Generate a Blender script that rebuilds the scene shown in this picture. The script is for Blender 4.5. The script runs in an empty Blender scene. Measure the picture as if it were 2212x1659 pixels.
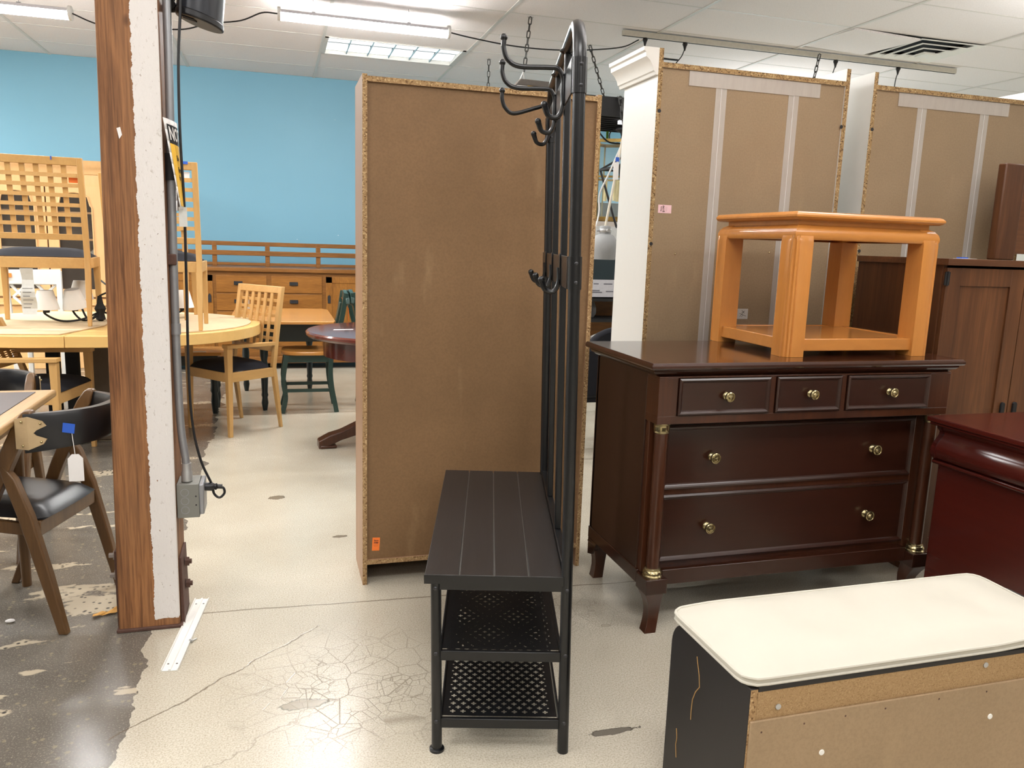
import bpy, bmesh, math, random
from math import sin, cos, pi, radians as rad
from mathutils import Vector, Matrix
random.seed(7)
S = bpy.context.scene
COL = S.collection
# ------------------------------------------------------------------ camera, world, lights, exposure
cam_d = bpy.data.cameras.new('camera'); cam_d.sensor_width = 36.0; cam_d.sensor_fit = 'HORIZONTAL'
cam_d.lens = 36.0 * 1707.0 / 2212.0; cam_d.clip_start = 0.02; cam_d.clip_end = 60
cam = bpy.data.objects.new('camera', cam_d); COL.objects.link(cam)
cam.matrix_world = Matrix(((0.95879, 0.01880, -0.28349, 0), (-0.28192, 0.17626, -0.94311, 0), (0.03224, 0.98416, 0.17429, 1.30), (0, 0, 0, 1)))
S.camera = cam
w = bpy.data.worlds.new('world'); S.world = w; w.use_nodes = True
w.node_tree.nodes['Background'].inputs[0].default_value = (0.9, 0.95, 1, 1)
w.node_tree.nodes['Background'].inputs[1].default_value = 0.15
S.view_settings.view_transform = 'Standard'; S.view_settings.look = 'None'
S.view_settings.gamma = 1.0; S.view_settings.use_curve_mapping = False
S.view_settings.exposure = -0.32
ZC = 2.93
def area(name, x, y, z, sx, sy, power, col=(1.0, 0.99, 0.98)):
    l = bpy.data.lights.new(name, 'AREA'); l.shape = 'RECTANGLE'; l.size = sx; l.size_y = sy; l.energy = power; l.color = col
    o = bpy.data.objects.new(name, l); COL.objects.link(o); o.location = (x, y, z); return o
# ceiling troffers of the rest of the shop floor (all behind or beside the frame)
for i, (x, y, p) in enumerate([(-2.6, 3.4, 36), (0.2, 4.3, 30), (3.2, 3.3, 16), (-2.6, 0.6, 24), (0.3, 0.5, 25), (3.0, 0.4, 20), (-2.4, -2.4, 24), (0.9, -2.4, 30), (4.2, -2.4, 24), (6.2, 2.0, 40), (-4.6, 4.2, 110), (-4.6, 7.2, 130)]):
    area('ceiling_troffer_light', x, y, ZC - 0.03, 1.15, 0.55, p * 1.75)
area('track_lamp_light', 3.9, 6.6, 2.75, 1.6, 0.3, 24)
area('far_shop_light', 6.0, 7.2, 2.85, 1.2, 0.6, 130)
for x, y, z, p in ((-1.2, 1.6, 2.35, 60), (2.0, 1.9, 2.35, 60), (5.2, 3.6, 2.35, 26), (0.6, -1.0, 2.35, 60), (4.6, 6.9, 2.1, 12), (-5.2, 6.0, 2.4, 60)):   # added fill lights without fixtures, aimed up to brighten the ceiling
    area('ceiling_fill_uplight', x, y, z, 1.3, 0.12, p).rotation_euler = (pi, 0, 0)

# ------------------------------------------------------------------ helpers
class NT:
    def __init__(s, name):
        s.m = bpy.data.materials.new(name); s.m.use_nodes = True; s.t = s.m.node_tree; s.b = s.t.nodes['Principled BSDF']
    def n(s, typ, ins=None, **kw):
        nd = s.t.nodes.new(typ)
        for k, v in kw.items(): setattr(nd, k, v)
        for k, v in (ins or {}).items(): s.set(nd.inputs[k], v)
        return nd
    def set(s, sock, v):
        if hasattr(v, 'is_output') or hasattr(v, 'links'): s.t.links.new(v, sock)
        else: sock.default_value = v
    def coord(s, scale=(1, 1, 1), loc=(0, 0, 0), rot=(0, 0, 0)):
        tc = s.n('ShaderNodeTexCoord')
        return s.n('ShaderNodeMapping', {'Vector': tc.outputs['Object'], 'Scale': scale, 'Location': loc, 'Rotation': rot}).outputs[0]
    def noise(s, vec, scale, detail=4, rough=.55, dist=0.0):
        return s.n('ShaderNodeTexNoise', {'Vector': vec, 'Scale': scale, 'Detail': detail, 'Roughness': rough, 'Distortion': dist}).outputs[0]
    def ramp(s, fac, stops):
        nd = s.n('ShaderNodeValToRGB', {'Fac': fac}); e = nd.color_ramp.elements
        while len(e) > 1: e.remove(e[0])
        for i, (p, c) in enumerate(stops):
            el = e[0] if i == 0 else e.new(p)
            el.position = p; el.color = (c, c, c, 1) if isinstance(c, (int, float)) else (*c, 1)
        return nd.outputs[0]
    def mix(s, fac, a, b, mode='MIX'):
        nd = s.n('ShaderNodeMix', data_type='RGBA', blend_type=mode)
        for k, v in ((0, fac), (6, a), (7, b)):
            if isinstance(v, tuple) and len(v) == 3: v = (*v, 1)
            s.set(nd.inputs[k], v)
        return nd.outputs[2]
    def math(s, op, a, b=0.0, c=None):
        nd = s.n('ShaderNodeMath', operation=op); s.set(nd.inputs[0], a); s.set(nd.inputs[1], b)
        if c is not None: s.set(nd.inputs[2], c)
        return nd.outputs[0]
    def bump(s, h, strength=.2, dist=.002):
        s.set(s.b.inputs['Normal'], s.n('ShaderNodeBump', {'Height': h, 'Strength': strength, 'Distance': dist}).outputs[0])
    def out(s, **kw):
        names = {'col': 'Base Color', 'rough': 'Roughness', 'metal': 'Metallic', 'coat': 'Coat Weight', 'spec': 'Specular IOR Level', 'alpha': 'Alpha', 'crough': 'Coat Roughness', 'trans': 'Transmission Weight'}
        for k, v in kw.items():
            if k == 'col' and isinstance(v, tuple) and len(v) == 3: v = (*v, 1)
            s.set(s.b.inputs[names[k]], v)
        return s.m
def lin(r, g, b):
    f = lambda c: ((c / 255 + .055) / 1.055) ** 2.4 if c > 10 else c / 255 / 12.92
    return (f(r), f(g), f(b))
def plain(name, rgb, rough=.5, metal=0.0, spec=.5, coat=0.0, var=.12, vs=40):
    t = NT(name); c = lin(*rgb); v = t.noise(t.coord(), vs, 3)
    col = t.mix(v, tuple(x * (1 - var) for x in c), tuple(min(1, x * (1 + var)) for x in c))
    return t.out(col=col, rough=rough, metal=metal, spec=spec, coat=coat)
def wood(name, dark, light, axis='x', rough=.35, coat=0.0, scale=9.0, stretch=.06, contrast=.5, spec=.5, fine=.25):
    t = NT(name); sc = {'x': (stretch, 1, 1), 'y': (1, stretch, 1), 'z': (1, 1, stretch)}[axis]
    v = t.coord(sc); a = t.noise(v, scale * 1.6, 5, .6, .6); f = t.noise(v, scale * 14, 3, .6)
    d, l = lin(*dark), lin(*light)
    col = t.mix(t.ramp(a, [(.5 - contrast / 2, 0.0), (.5 + contrast / 2, 1.0)]), d, l)
    col = t.mix(t.math('MULTIPLY', t.ramp(f, [(.42, 1.0), (.62, 0.0)]), fine), col, tuple(x * .45 for x in d))
    t.bump(f, .08, .001)
    return t.out(col=col, rough=rough, coat=coat, spec=spec, crough=.12)
def emit(name, col, strength):
    t = NT(name); t.out(col=(.8, .8, .8), rough=.4)
    t.set(t.b.inputs['Emission Color'], (*col, 1)); t.b.inputs['Emission Strength'].default_value = strength
    return t.m

class MB:
    """collects shapes in one bmesh"""
    def __init__(s): s.bm = bmesh.new()
    def box(s, a, b, M=None):
        x0, y0, z0 = (min(a[i], b[i]) for i in range(3)); x1, y1, z1 = (max(a[i], b[i]) for i in range(3))
        return s.hexa([(x0, y0, z0), (x1, y0, z0), (x1, y1, z0), (x0, y1, z0)], [(x0, y0, z1), (x1, y0, z1), (x1, y1, z1), (x0, y1, z1)], M)
    def hexa(s, bot, top, M=None):
        v = [s.bm.verts.new((M @ Vector(p)) if M else p) for p in list(bot) + list(top)]
        n = len(bot)
        s.bm.faces.new(v[:n][::-1]); s.bm.faces.new(v[n:])
        for i in range(n): s.bm.faces.new((v[i], v[(i + 1) % n], v[n + (i + 1) % n], v[n + i]))
        return s
    def quad(s, *p): s.bm.faces.new([s.bm.verts.new(q) for q in p]); return s
    def bar(s, p, q, wx, wy, up=(0, 0, 1), w2=None):
        p, q = Vector(p), Vector(q); d = (q - p).normalized(); u = Vector(up)
        if abs(d.dot(u)) > .98: u = Vector((0, 1, 0))
        a = d.cross(u).normalized(); b = a.cross(d).normalized(); e = w2 or (wx, wy)
        c = ((-1, -1), (1, -1), (1, 1), (-1, 1))
        return s.hexa([p + a * wx / 2 * i + b * wy / 2 * j for i, j in c], [q + a * e[0] / 2 * i + b * e[1] / 2 * j for i, j in c])
    def tube(s, pts, r, n=10, caps=True, closed=False):
        pts = [Vector(p) for p in pts]; N = len(pts); rings = []; rr = r if isinstance(r, (list, tuple)) else [r] * N
        prev = None
        for i, p in enumerate(pts):
            a = pts[(i - 1) % N] if (closed or i > 0) else p; b = pts[(i + 1) % N] if (closed or i < N - 1) else p
            d = (b - a).normalized()
            if prev is None:
                u = Vector((0, 0, 1)) if abs(d.z) < .9 else Vector((1, 0, 0)); x = d.cross(u).normalized()
            else:
                x = prev - d * prev.dot(d)
                x = x.normalized() if x.length > 1e-6 else d.cross(Vector((0, 0, 1))).normalized()
            prev = x; y = d.cross(x)
            rings.append([s.bm.verts.new(p + (x * cos(2 * pi * k / n) + y * sin(2 * pi * k / n)) * rr[i]) for k in range(n)])
        for i in range(N if closed else N - 1):
            A, B = rings[i], rings[(i + 1) % N]
            for k in range(n): s.bm.faces.new((A[k], A[(k + 1) % n], B[(k + 1) % n], B[k]))
        if caps and not closed: s.bm.faces.new(rings[0][::-1]); s.bm.faces.new(rings[-1])
        return s
    def lathe(s, prof, o=(0, 0, 0), ax=(0, 0, 1), n=20):
        ax = Vector(ax).normalized(); u = Vector((1, 0, 0)) if abs(ax.x) < .9 else Vector((0, 1, 0))
        x = ax.cross(u).normalized(); y = ax.cross(x); o = Vector(o); rings = []
        for r, h in prof: rings.append([s.bm.verts.new(o + ax * h + (x * cos(2 * pi * k / n) + y * sin(2 * pi * k / n)) * max(r, 1e-4)) for k in range(n)])
        for A, B in zip(rings, rings[1:]):
            for k in range(n): s.bm.faces.new((A[k], A[(k + 1) % n], B[(k + 1) % n], B[k]))
        s.bm.faces.new(rings[0][::-1]); s.bm.faces.new(rings[-1]); return s
    def prism(s, poly, h0, h1, f=lambda u, v, h: (u, v, h)):
        return s.hexa([f(u, v, h0) for u, v in poly], [f(u, v, h1) for u, v in poly])
    def sphere(s, c, r, sc=(1, 1, 1), n=12):
        m = Matrix.Translation(c) @ Matrix.Diagonal((r * sc[0], r * sc[1], r * sc[2], 1))
        bmesh.ops.create_uvsphere(s.bm, u_segments=n, v_segments=max(6, n // 2), radius=1, matrix=m); return s
    def build(s, name, m, parent=None, smooth=False, bevel=0.0, seg=2, loc=None, rz=None, shear=None, sub=0):
        if shear:
            for v in s.bm.verts: v.co.y += shear * v.co.z
        bmesh.ops.recalc_face_normals(s.bm, faces=s.bm.faces[:])
        me = bpy.data.meshes.new(name); s.bm.to_mesh(me); s.bm.free()
        me.materials.append(m)
        if smooth:
            me.polygons.foreach_set('use_smooth', [True] * len(me.polygons)); me.set_sharp_from_angle(angle=rad(40))
        o = bpy.data.objects.new(name, me); COL.objects.link(o)
        if parent: o.parent = parent
        if loc is not None: o.location = loc
        if rz is not None: o.rotation_euler = (0, 0, rz)
        if bevel:
            b = o.modifiers.new('bevel', 'BEVEL'); b.width = bevel; b.segments = seg; b.limit_method = 'ANGLE'; b.angle_limit = rad(50)
            if not smooth:
                me.polygons.foreach_set('use_smooth', [True] * len(me.polygons)); me.set_sharp_from_angle(angle=rad(30)); b.harden_normals = False
        if sub:
            d = o.modifiers.new('sub', 'SUBSURF'); d.levels = sub; d.render_levels = sub
        return o
def thing(name, label, cat, loc=(0, 0, 0), rz=0.0, group=None):
    o = bpy.data.objects.new(name, None); COL.objects.link(o); o.location = loc; o.rotation_euler = (0, 0, rz); o.empty_display_size = .1
    o['label'] = label; o['category'] = cat
    if group: o['group'] = group
    return o
def tag(o, label, cat, group=None):
    o['label'] = label; o['category'] = cat
    if group: o['group'] = group
    return o
def struct(o, label=None):
    o['kind'] = 'structure'
    if label: o['label'] = label
    return o
def kids(o, name, mesh_o, poses):
    """further copies of a part sharing its mesh"""
    for loc, rot in poses:
        c = mesh_o.copy(); c.name = name; c.location = loc; c.rotation_euler = rot; COL.objects.link(c); c.parent = o
def copy_tree(o, parent=None):
    c = o.copy(); COL.objects.link(c)
    if parent: c.parent = parent
    for ch in list(o.children): copy_tree(ch, c)
    return c
def arc(c, r, a0, a1, n, f): return [f(c[0] + r * cos(a0 + (a1 - a0) * i / n), c[1] + r * sin(a0 + (a1 - a0) * i / n)) for i in range(n + 1)]
def bez(p0, p1, p2, n=8):
    p0, p1, p2 = Vector(p0), Vector(p1), Vector(p2)
    return [p0 * (1 - t) ** 2 + p1 * 2 * t * (1 - t) + p2 * t * t for t in [i / n for i in range(n + 1)]]
def spline(pts, n=6):
    P = [Vector(p) for p in pts]; P = [P[0] * 2 - P[1]] + P + [P[-1] * 2 - P[-2]]; out = []
    for i in range(1, len(P) - 2):
        for k in range(n):
            t = k / n; a, b, c, d = P[i - 1], P[i], P[i + 1], P[i + 2]
            out.append(.5 * ((2 * b) + (c - a) * t + (2 * a - 5 * b + 4 * c - d) * t * t + (3 * b - a - 3 * c + d) * t ** 3))
    return out + [P[-2]]
def text_mesh(body, size, bold=0.0, align='CENTER'):
    cu = bpy.data.curves.new('txt', 'FONT'); cu.body = body; cu.size = size; cu.align_x = align; cu.align_y = 'CENTER'; cu.offset = bold; cu.resolution_u = 3
    o = bpy.data.objects.new('txt', cu); COL.objects.link(o)
    dg = bpy.context.evaluated_depsgraph_get(); dg.update(); me = bpy.data.meshes.new_from_object(o.evaluated_get(dg))
    bpy.data.objects.remove(o); return me
def lettering(body, size, f, m, parent, bold=0.0, align='CENTER', name='lettering'):
    me = text_mesh(body, size, bold, align)
    for v in me.vertices: v.co = f(v.co.x, v.co.y)
    me.materials.clear(); me.materials.append(m); me.name = name
    o = bpy.data.objects.new(name, me); COL.objects.link(o); o.parent = parent; return o

# ------------------------------------------------------------------ materials
m_black = plain('black powder coated metal', (13, 14, 16), .3, 0, .5, var=.06)
m_blackplastic = plain('black plastic', (22, 23, 26), .4, 0, .5, var=.05)
m_matblack = plain('matte black', (18, 18, 19), .7, var=.1)
m_blackfab = plain('black seat fabric', (30, 31, 38), .85, spec=.3, var=.2, vs=400)
m_leather = plain('black leather', (26, 27, 30), .33, spec=.5, var=.15, vs=120)
m_chrome = plain('dull screw steel', (180, 180, 178), .35, .5, var=.05)
m_steel = plain('galvanised conduit', (150, 152, 155), .38, .45, var=.1)
m_boxgrey = plain('grey junction box steel', (128, 128, 122), .5, .3, var=.05)
m_rust = plain('rusty steel', (88, 62, 52), .75, .2, var=.35, vs=60)
m_white = plain('white paint', (235, 234, 228), .45, var=.02)
m_whitemelamine = plain('white melamine', (212, 211, 205), .38, var=.02)
m_whiteplastic = plain('white plastic', (232, 233, 232), .35, var=.02)
m_paper = plain('white paper', (236, 234, 232), .7, var=.03)
m_orange = plain('orange label paper', (246, 126, 48), .6, var=.03)
m_pink = plain('pink label paper', (240, 200, 205), .6, var=.03)
m_greylabel = plain('grey label paper', (200, 196, 190), .6, var=.03)
m_ink = plain('dark ink', (70, 36, 30), .7, var=.05)
m_inkblack = plain('black ink', (30, 30, 32), .7, var=.05)
m_bluetape = plain('blue masking tape', (40, 90, 190), .6, var=.08)
m_yellow = plain('yellow sign face', (247, 196, 66), .45, var=.03)
m_brass = plain('antique brass', (178, 164, 124), .22, .95, var=.12, vs=90)
m_brassbright = plain('bright brass', (200, 170, 100), .25, .95, var=.1)
m_cushion = NT('cream cotton cushion')
_v = m_cushion.coord((1, 1, 1)); _f = m_cushion.noise(_v, 420, 2); _g = m_cushion.noise(_v, 7, 3)
m_cushion.bump(_f, .12, .0006)
m_cushion = m_cushion.out(col=m_cushion.mix(_g, lin(187, 183, 170), lin(194, 190, 178)), rough=.85, spec=.2)
m_clear = NT('clear packing tape')
_v = m_clear.coord((1, 1, .2)); m_clear = m_clear.out(col=m_clear.mix(m_clear.noise(_v, 60, 3), lin(200, 192, 182), lin(220, 213, 204)), rough=.3, alpha=.62, spec=.6)
def particle(name, base, dark, light, scale=160):
    t = NT(name); v = t.coord((1, 1, 1)); a = t.n('ShaderNodeTexVoronoi', {'Vector': v, 'Scale': scale}); c = t.n('ShaderNodeSeparateColor', {'Color': a.outputs['Color']}).outputs[0]
    col = t.ramp(c, [(.0, lin(*dark)), (.28, lin(*base)), (.75, lin(*base)), (1., lin(*light))])
    t.bump(c, .3, .001); return t.out(col=col, rough=.8, spec=.2)
m_particle = particle('raw particleboard edge', (158, 128, 90), (104, 76, 48), (196, 168, 126), 230)
m_particledark = particle('grey brown particleboard edge', (150, 122, 84), (84, 62, 42), (190, 166, 124), 190)
m_particlefine = particle('sanded particleboard', (158, 129, 92), (140, 112, 76), (170, 142, 104), 420)
def hardboard(name, a, b):
    t = NT(name); v = t.coord(); n1 = t.noise(v, 2.2, 5, .6); n2 = t.noise(v, 130, 3, .7); n3 = t.noise(t.coord((1, 1, .25)), 9, 4)
    col = t.mix(t.ramp(n1, [(.35, 0.), (.65, 1.)]), lin(*a), lin(*b))
    col = t.mix(t.math('MULTIPLY', t.ramp(n2, [(.35, 1.), (.6, 0.)]), .35), col, tuple(x * .72 for x in lin(*a)))
    col = t.mix(t.math('MULTIPLY', t.ramp(n3, [(.62, 0.), (.8, 1.)]), .12), col, lin(226, 196, 150))
    return t.out(col=col, rough=.62, spec=.35)
m_hard = hardboard('brown hardboard back', (120, 92, 62), (131, 101, 69))
m_hardlight = hardboard('tan hardboard back', (142, 121, 94), (151, 129, 101))
m_hardbench = hardboard('pale hardboard', (150, 127, 98), (160, 136, 106))
m_mahog = wood('dark mahogany', (42, 21, 13), (62, 32, 19), 'x', .26, .25, 6, .05, .6, .5, .2)
m_mahogz = wood('dark mahogany upright', (52, 26, 15), (84, 46, 26), 'z', .28, .2, 6, .05, .6, .5, .2)
m_mahogtop = wood('polished mahogany top', (48, 24, 16), (72, 38, 25), 'x', .14, .4, 5, .06, .6, .5, .15)
m_mahogside = wood('mahogany side panel', (44, 25, 15), (56, 32, 19), 'z', .38, .1, 5, .05, .6, .5, .1)
m_honey = wood('honey maple', (182, 116, 52), (204, 138, 68), 'x', .24, .25, 4, .2, .7, .5, .08)
m_honeyz = wood('honey maple upright', (184, 118, 54), (206, 140, 70), 'z', .24, .25, 4, .2, .7, .5, .08)
m_cab = wood('rustic brown laminate', (72, 42, 24), (116, 74, 43), 'z', .42, 0, 5, .05, .5, .4, .35)
m_cabx = wood('rustic brown laminate top', (80, 48, 28), (118, 76, 46), 'x', .4, 0, 5, .05, .5, .4, .3)
m_red = wood('cherry red lacquer', (58, 18, 13), (84, 28, 20), 'y', .2, .35, 5, .05, .6, .5, .03)
m_redtab = wood('burgundy table top', (84, 36, 28), (108, 50, 38), 'x', .16, .35, 4, .1, .6, .5, .1)
m_espresso = plain('espresso laminate', (24, 20, 19), .5, var=.12, vs=14)
m_beech = wood('natural beech', (196, 152, 92), (212, 170, 108), 'z', .4, .05, 5, .1, .7, .4, .08)
m_beechx = wood('natural beech rail', (194, 150, 90), (212, 170, 108), 'x', .4, .05, 5, .1, .7, .4, .08)
m_tabletop = wood('pale maple table', (226, 182, 108), (238, 198, 128), 'x', .35, .1, 3, .1, .7, .4, .06)
m_pine = wood('pale pine cabinet', (214, 168, 112), (228, 184, 130), 'z', .45, 0, 4, .1, .7, .4, .06)
m_oak = wood('golden oak', (116, 74, 31), (152, 102, 48), 'x', .35, .1, 8, .07, .6, .4, .35)
m_oaktop = wood('honey oak top', (196, 134, 64), (218, 160, 86), 'x', .22, .3, 5, .08, .6, .5, .15)
m_walnut = wood('greyed walnut', (84, 58, 32), (120, 88, 52), 'z', .36, .1, 7, .08, .6, .5, .2)
m_danetop = wood('worn beech edge', (150, 116, 72), (196, 160, 108), 'y', .35, .1, 7, .08, .6, .5, .2)
m_slate = plain('dark slate laminate inset', (62, 62, 70), .32, var=.2, vs=12)
m_green = plain('dark green paint', (44, 68, 62), .35, var=.08)
m_greendk = plain('blackish green paint', (24, 34, 34), .35, var=.08)
m_pad = plain('tan felt table pad', (206, 184, 150), .85, spec=.2, var=.1, vs=30)
m_stone = plain('taupe pedestal finish', (98, 84, 68), .6, var=.12)
m_shade = plain('white linen shade', (240, 238, 232), .8, spec=.2, var=.03)
m_concrete_grey = plain('grey concrete lamp', (150, 152, 152), .8, var=.06)
m_darkteal = plain('dark teal box', (28, 46, 52), .5, var=.06)
m_bag = plain('wrinkled plastic tag sleeve', (206, 206, 200), .4, var=.1, vs=60)
m_ceilbar = plain('ceiling grid bar', (214, 211, 205), .4, var=.02)
m_tile = NT('acoustic ceiling tile')
_v = m_tile.coord(); _n = m_tile.noise(_v, 170, 2, .7); _h = m_tile.ramp(_n, [(.3, 0.), (.42, 1.)])
m_tile.bump(_h, .35, .002)
m_tile = m_tile.out(col=m_tile.mix(_h, lin(196, 191, 189), lin(236, 232, 231)), rough=.9, spec=.1)
m_blue = NT('blue wall paint')
_v = m_blue.coord(); _n = m_blue.noise(_v, 1.1, 3); _k = m_blue.n('ShaderNodeTexVoronoi', {'Vector': m_blue.coord((1, 1, 1.6)), 'Scale': 2.3}).outputs['Distance']
_c = m_blue.mix(_n, lin(118, 171, 195), lin(124, 177, 201))
m_blue = m_blue.out(col=m_blue.mix(m_blue.ramp(_k, [(.012, 1.), (.022, 0.)]), _c, lin(214, 226, 230)), rough=.5, spec=.4)
m_wallwhite = plain('off white wall', (214, 208, 198), .7, var=.02)
# post: bare fir with a ragged strip of white paint
def post_material():
    t = NT('fir post with flaking white paint'); v = t.coord((1, 1, .035)); sep = t.n('ShaderNodeSeparateXYZ', {'Vector': t.coord()})
    a = t.math('ADD', t.math('MULTIPLY', t.noise(v, 34, 4, .6, .8), .45), t.math('MULTIPLY', t.noise(v, 150, 3, .65, .3), .55)); big = t.noise(t.coord((1, 1, .3)), 5, 3)
    col = t.mix(t.ramp(a, [(.38, 0.), (.60, 1.)]), lin(92, 58, 34), lin(156, 108, 68))
    col = t.mix(t.ramp(big, [(.4, 0.), (.7, .6)]), col, lin(128, 94, 66))
    k = t.n('ShaderNodeTexVoronoi', {'Vector': t.coord((1, 1, .5)), 'Scale': 9.0}).outputs['Distance']
    col = t.mix(t.ramp(k, [(.04, .8), (.11, 0.)]), col, lin(58, 32, 20))
    wob = t.math('MULTIPLY', t.math('SUBTRACT', t.noise(t.coord((.2, 1, 1)), 26, 6, .75), .5), .026)
    edge = t.math('ADD', t.math('MULTIPLY', sep.outputs[2], .0058), .1105)
    inx = t.math('GREATER_THAN', t.math('ADD', sep.outputs[0], wob), edge)
    front = t.math('LESS_THAN', sep.outputs[1], .004)
    lowz = t.math('GREATER_THAN', t.math('ADD', sep.outputs[2], t.math('MULTIPLY', wob, 3.0)), .035)
    chips = t.ramp(t.noise(t.coord((1, 1, .6)), 60, 3, .6), [(.70, 1.), (.72, 0.)])
    m = t.math('MULTIPLY', t.math('MULTIPLY', inx, front), t.math('MULTIPLY', lowz, chips))
    pits = t.noise(t.coord((1, 1, .5)), 90, 4, .7)
    white = t.mix(t.ramp(pits, [(.28, 0.), (.40, 1.)]), lin(186, 178, 168), lin(222, 218, 214))
    t.bump(t.math('ADD', t.math('MULTIPLY', m, .8), t.math('MULTIPLY', t.mix(m, a, pits), .8)), .7, .004)
    return t.out(col=t.mix(m, col, white), rough=.62, spec=.3)
m_post = post_material()
# floor: sealed sandy concrete, a dark ground-down zone left of a ragged edge, cracks and patches
def floor_material():
    t = NT('worn sealed concrete'); P = t.coord(); sep = t.n('ShaderNodeSeparateXYZ', {'Vector': P}); X, Y = sep.outputs[0], sep.outputs[1]
    n1 = t.noise(P, 1.3, 5, .6); n2 = t.noise(P, 210, 3, .75); n3 = t.noise(P, 14, 5, .65)
    c = t.mix(t.ramp(n1, [(.3, 0.), (.7, 1.)]), lin(186, 179, 162), lin(203, 197, 181))
    c = t.mix(t.math('MULTIPLY', t.ramp(n2, [(.38, 1.), (.55, 0.)]), .55), c, lin(142, 130, 108))
    c = t.mix(t.math('MULTIPLY', t.ramp(n2, [(.6, 0.), (.72, 1.)]), .5), c, lin(222, 212, 194))
    # dark zone
    wob = t.math('MULTIPLY', t.math('SUBTRACT', t.noise(P, 6, 4, .5), .5), .15)
    dz = t.math('LESS_THAN', t.math('ADD', X, wob), -.42)
    pv = t.n('ShaderNodeTexVoronoi', {'Vector': P, 'Scale': 55.0}); pc = t.n('ShaderNodeSeparateColor', {'Color': pv.outputs['Color']}).outputs[0]
    st = t.noise(t.coord((1, 2.6, 1), rot=(0, 0, -.25)), 1.9, 4, .55)
    dk = t.mix(t.noise(P, 5, 5, .6), lin(78, 74, 69), lin(128, 122, 112))
    dk = t.mix(t.math('MULTIPLY', t.ramp(n2, [(.54, 0.), (.66, 1.)]), .75), dk, lin(164, 156, 142))
    dk = t.mix(t.math('MULTIPLY', t.math('MULTIPLY', t.ramp(pv.outputs['Distance'], [(.25, 1.), (.4, 0.)]), t.math('GREATER_THAN', pc, .86)), .45), dk, lin(160, 148, 122))
    lt = t.mix(t.math('MULTIPLY', t.ramp(pv.outputs['Distance'], [(.22, 1.), (.42, 0.)]), t.math('GREATER_THAN', pc, .55)), lin(184, 172, 150), lin(70, 68, 66))
    dk = t.mix(t.ramp(t.math('ADD', st, t.math('MULTIPLY', t.math('SUBTRACT', n3, .5), .12)), [(.59, 0.), (.605, 1.)]), dk, lt)
    c = t.mix(dz, c, dk)
    # hairline cracks, only in a patch
    ck = t.n('ShaderNodeTexVoronoi', {'Vector': t.n('ShaderNodeVectorMath', {0: P, 1: t.n('ShaderNodeTexNoise', {'Vector': P, 'Scale': 9.0}).outputs[1]}, operation='MULTIPLY_ADD').outputs[0] if False else P, 'Scale': 11.0}, feature='DISTANCE_TO_EDGE').outputs[0]
    ck2 = t.n('ShaderNodeTexVoronoi', {'Vector': P, 'Scale': 23.0}, feature='DISTANCE_TO_EDGE').outputs[0]
    def spot(x, y, r):
        d = t.n('ShaderNodeVectorMath', {0: P, 1: (x, y, 0)}, operation='DISTANCE').outputs['Value']
        return t.ramp(t.math('DIVIDE', d, r), [(.3, 1.), (1., 0.)])
    msk = t.math('MAXIMUM', spot(.2, 2.2, .42), t.math('MULTIPLY', spot(1.0, 2.55, .3), .5))
    gate = t.ramp(t.noise(P, 4.2, 2), [(.42, 0.), (.56, 1.)])
    cr = t.math('MAXIMUM', t.ramp(ck, [(.0, 1.), (.02, 0.)]), t.math('MULTIPLY', t.ramp(ck2, [(.0, 1.), (.03, 0.)]), gate))
    cr = t.math('MULTIPLY', cr, t.math('MULTIPLY', msk, .75))
    nz = t.math('MULTIPLY', t.math('SUBTRACT', t.noise(P, 7, 4, .6), .5), .08)
    def line(a, b, wd, x0, x1, k=1.0):   # y = a + b x
        d = t.math('ABSOLUTE', t.math('ADD', t.math('SUBTRACT', Y, t.math('MULTIPLY_ADD', X, b, a)), t.math('MULTIPLY', nz, k)))
        inr = t.math('MULTIPLY', t.math('GREATER_THAN', X, x0), t.math('LESS_THAN', X, x1))
        return t.math('MULTIPLY', t.ramp(t.math('DIVIDE', d, wd), [(.3, 1.), (1., 0.)]), inr)
    cr = t.math('MAXIMUM', cr, t.math('MULTIPLY', line(2.745, -.05, .006, -.3, 2.2, .25), .7))
    cr = t.math('MAXIMUM', cr, t.math('MULTIPLY', line(2.47, .93, .006, -.44, .12), .8))
    cr = t.math('MAXIMUM', cr, t.math('MULTIPLY', line(2.02, .6, .004, -.3, .2, 2.), .4))
    c = t.mix(cr, c, lin(96, 84, 68))
    # repair patches and chips
    for x, y, sx, sy, colr in ((.045, 2.115, .075, .03, (148, 140, 122)), (.86, 1.79, .085, .016, (112, 106, 96)), (.42, 2.0, .03, .02, (140, 130, 112)), (1.08, 2.36, .022, .012, (176, 168, 150)), (-.02, 4.0, .05, .035, (120, 110, 94)), (.25, 3.4, .045, .02, (120, 110, 94)), (.55, 2.42, .07, .012, (206, 198, 180))):
        vv = t.n('ShaderNodeVectorMath', {0: P, 1: (-x, -y, 0)}, operation='ADD').outputs[0]
        vv = t.n('ShaderNodeVectorMath', {0: vv, 1: (1 / sx, 1 / sy, 1)}, operation='MULTIPLY').outputs[0]
        L = t.math('ADD', t.n('ShaderNodeVectorMath', {0: vv}, operation='LENGTH').outputs['Value'], t.math('MULTIPLY', t.math('SUBTRACT', n3, .5), 1.8))
        c = t.mix(t.ramp(L, [(.8, 1.), (.86, 0.)]), c, lin(*[int(q * .8) for q in colr])); c = t.mix(t.ramp(L, [(.68, 1.), (.74, 0.)]), c, lin(*colr))
    rgh = t.math('ADD', t.math('MULTIPLY', n2, .16), t.math('MULTIPLY', n1, .22))
    t.bump(t.math('SUBTRACT', t.math('MULTIPLY', n2, .25), cr), .22, .002)
    return t.out(col=c, rough=t.math('ADD', rgh, .04), spec=.5)
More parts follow.
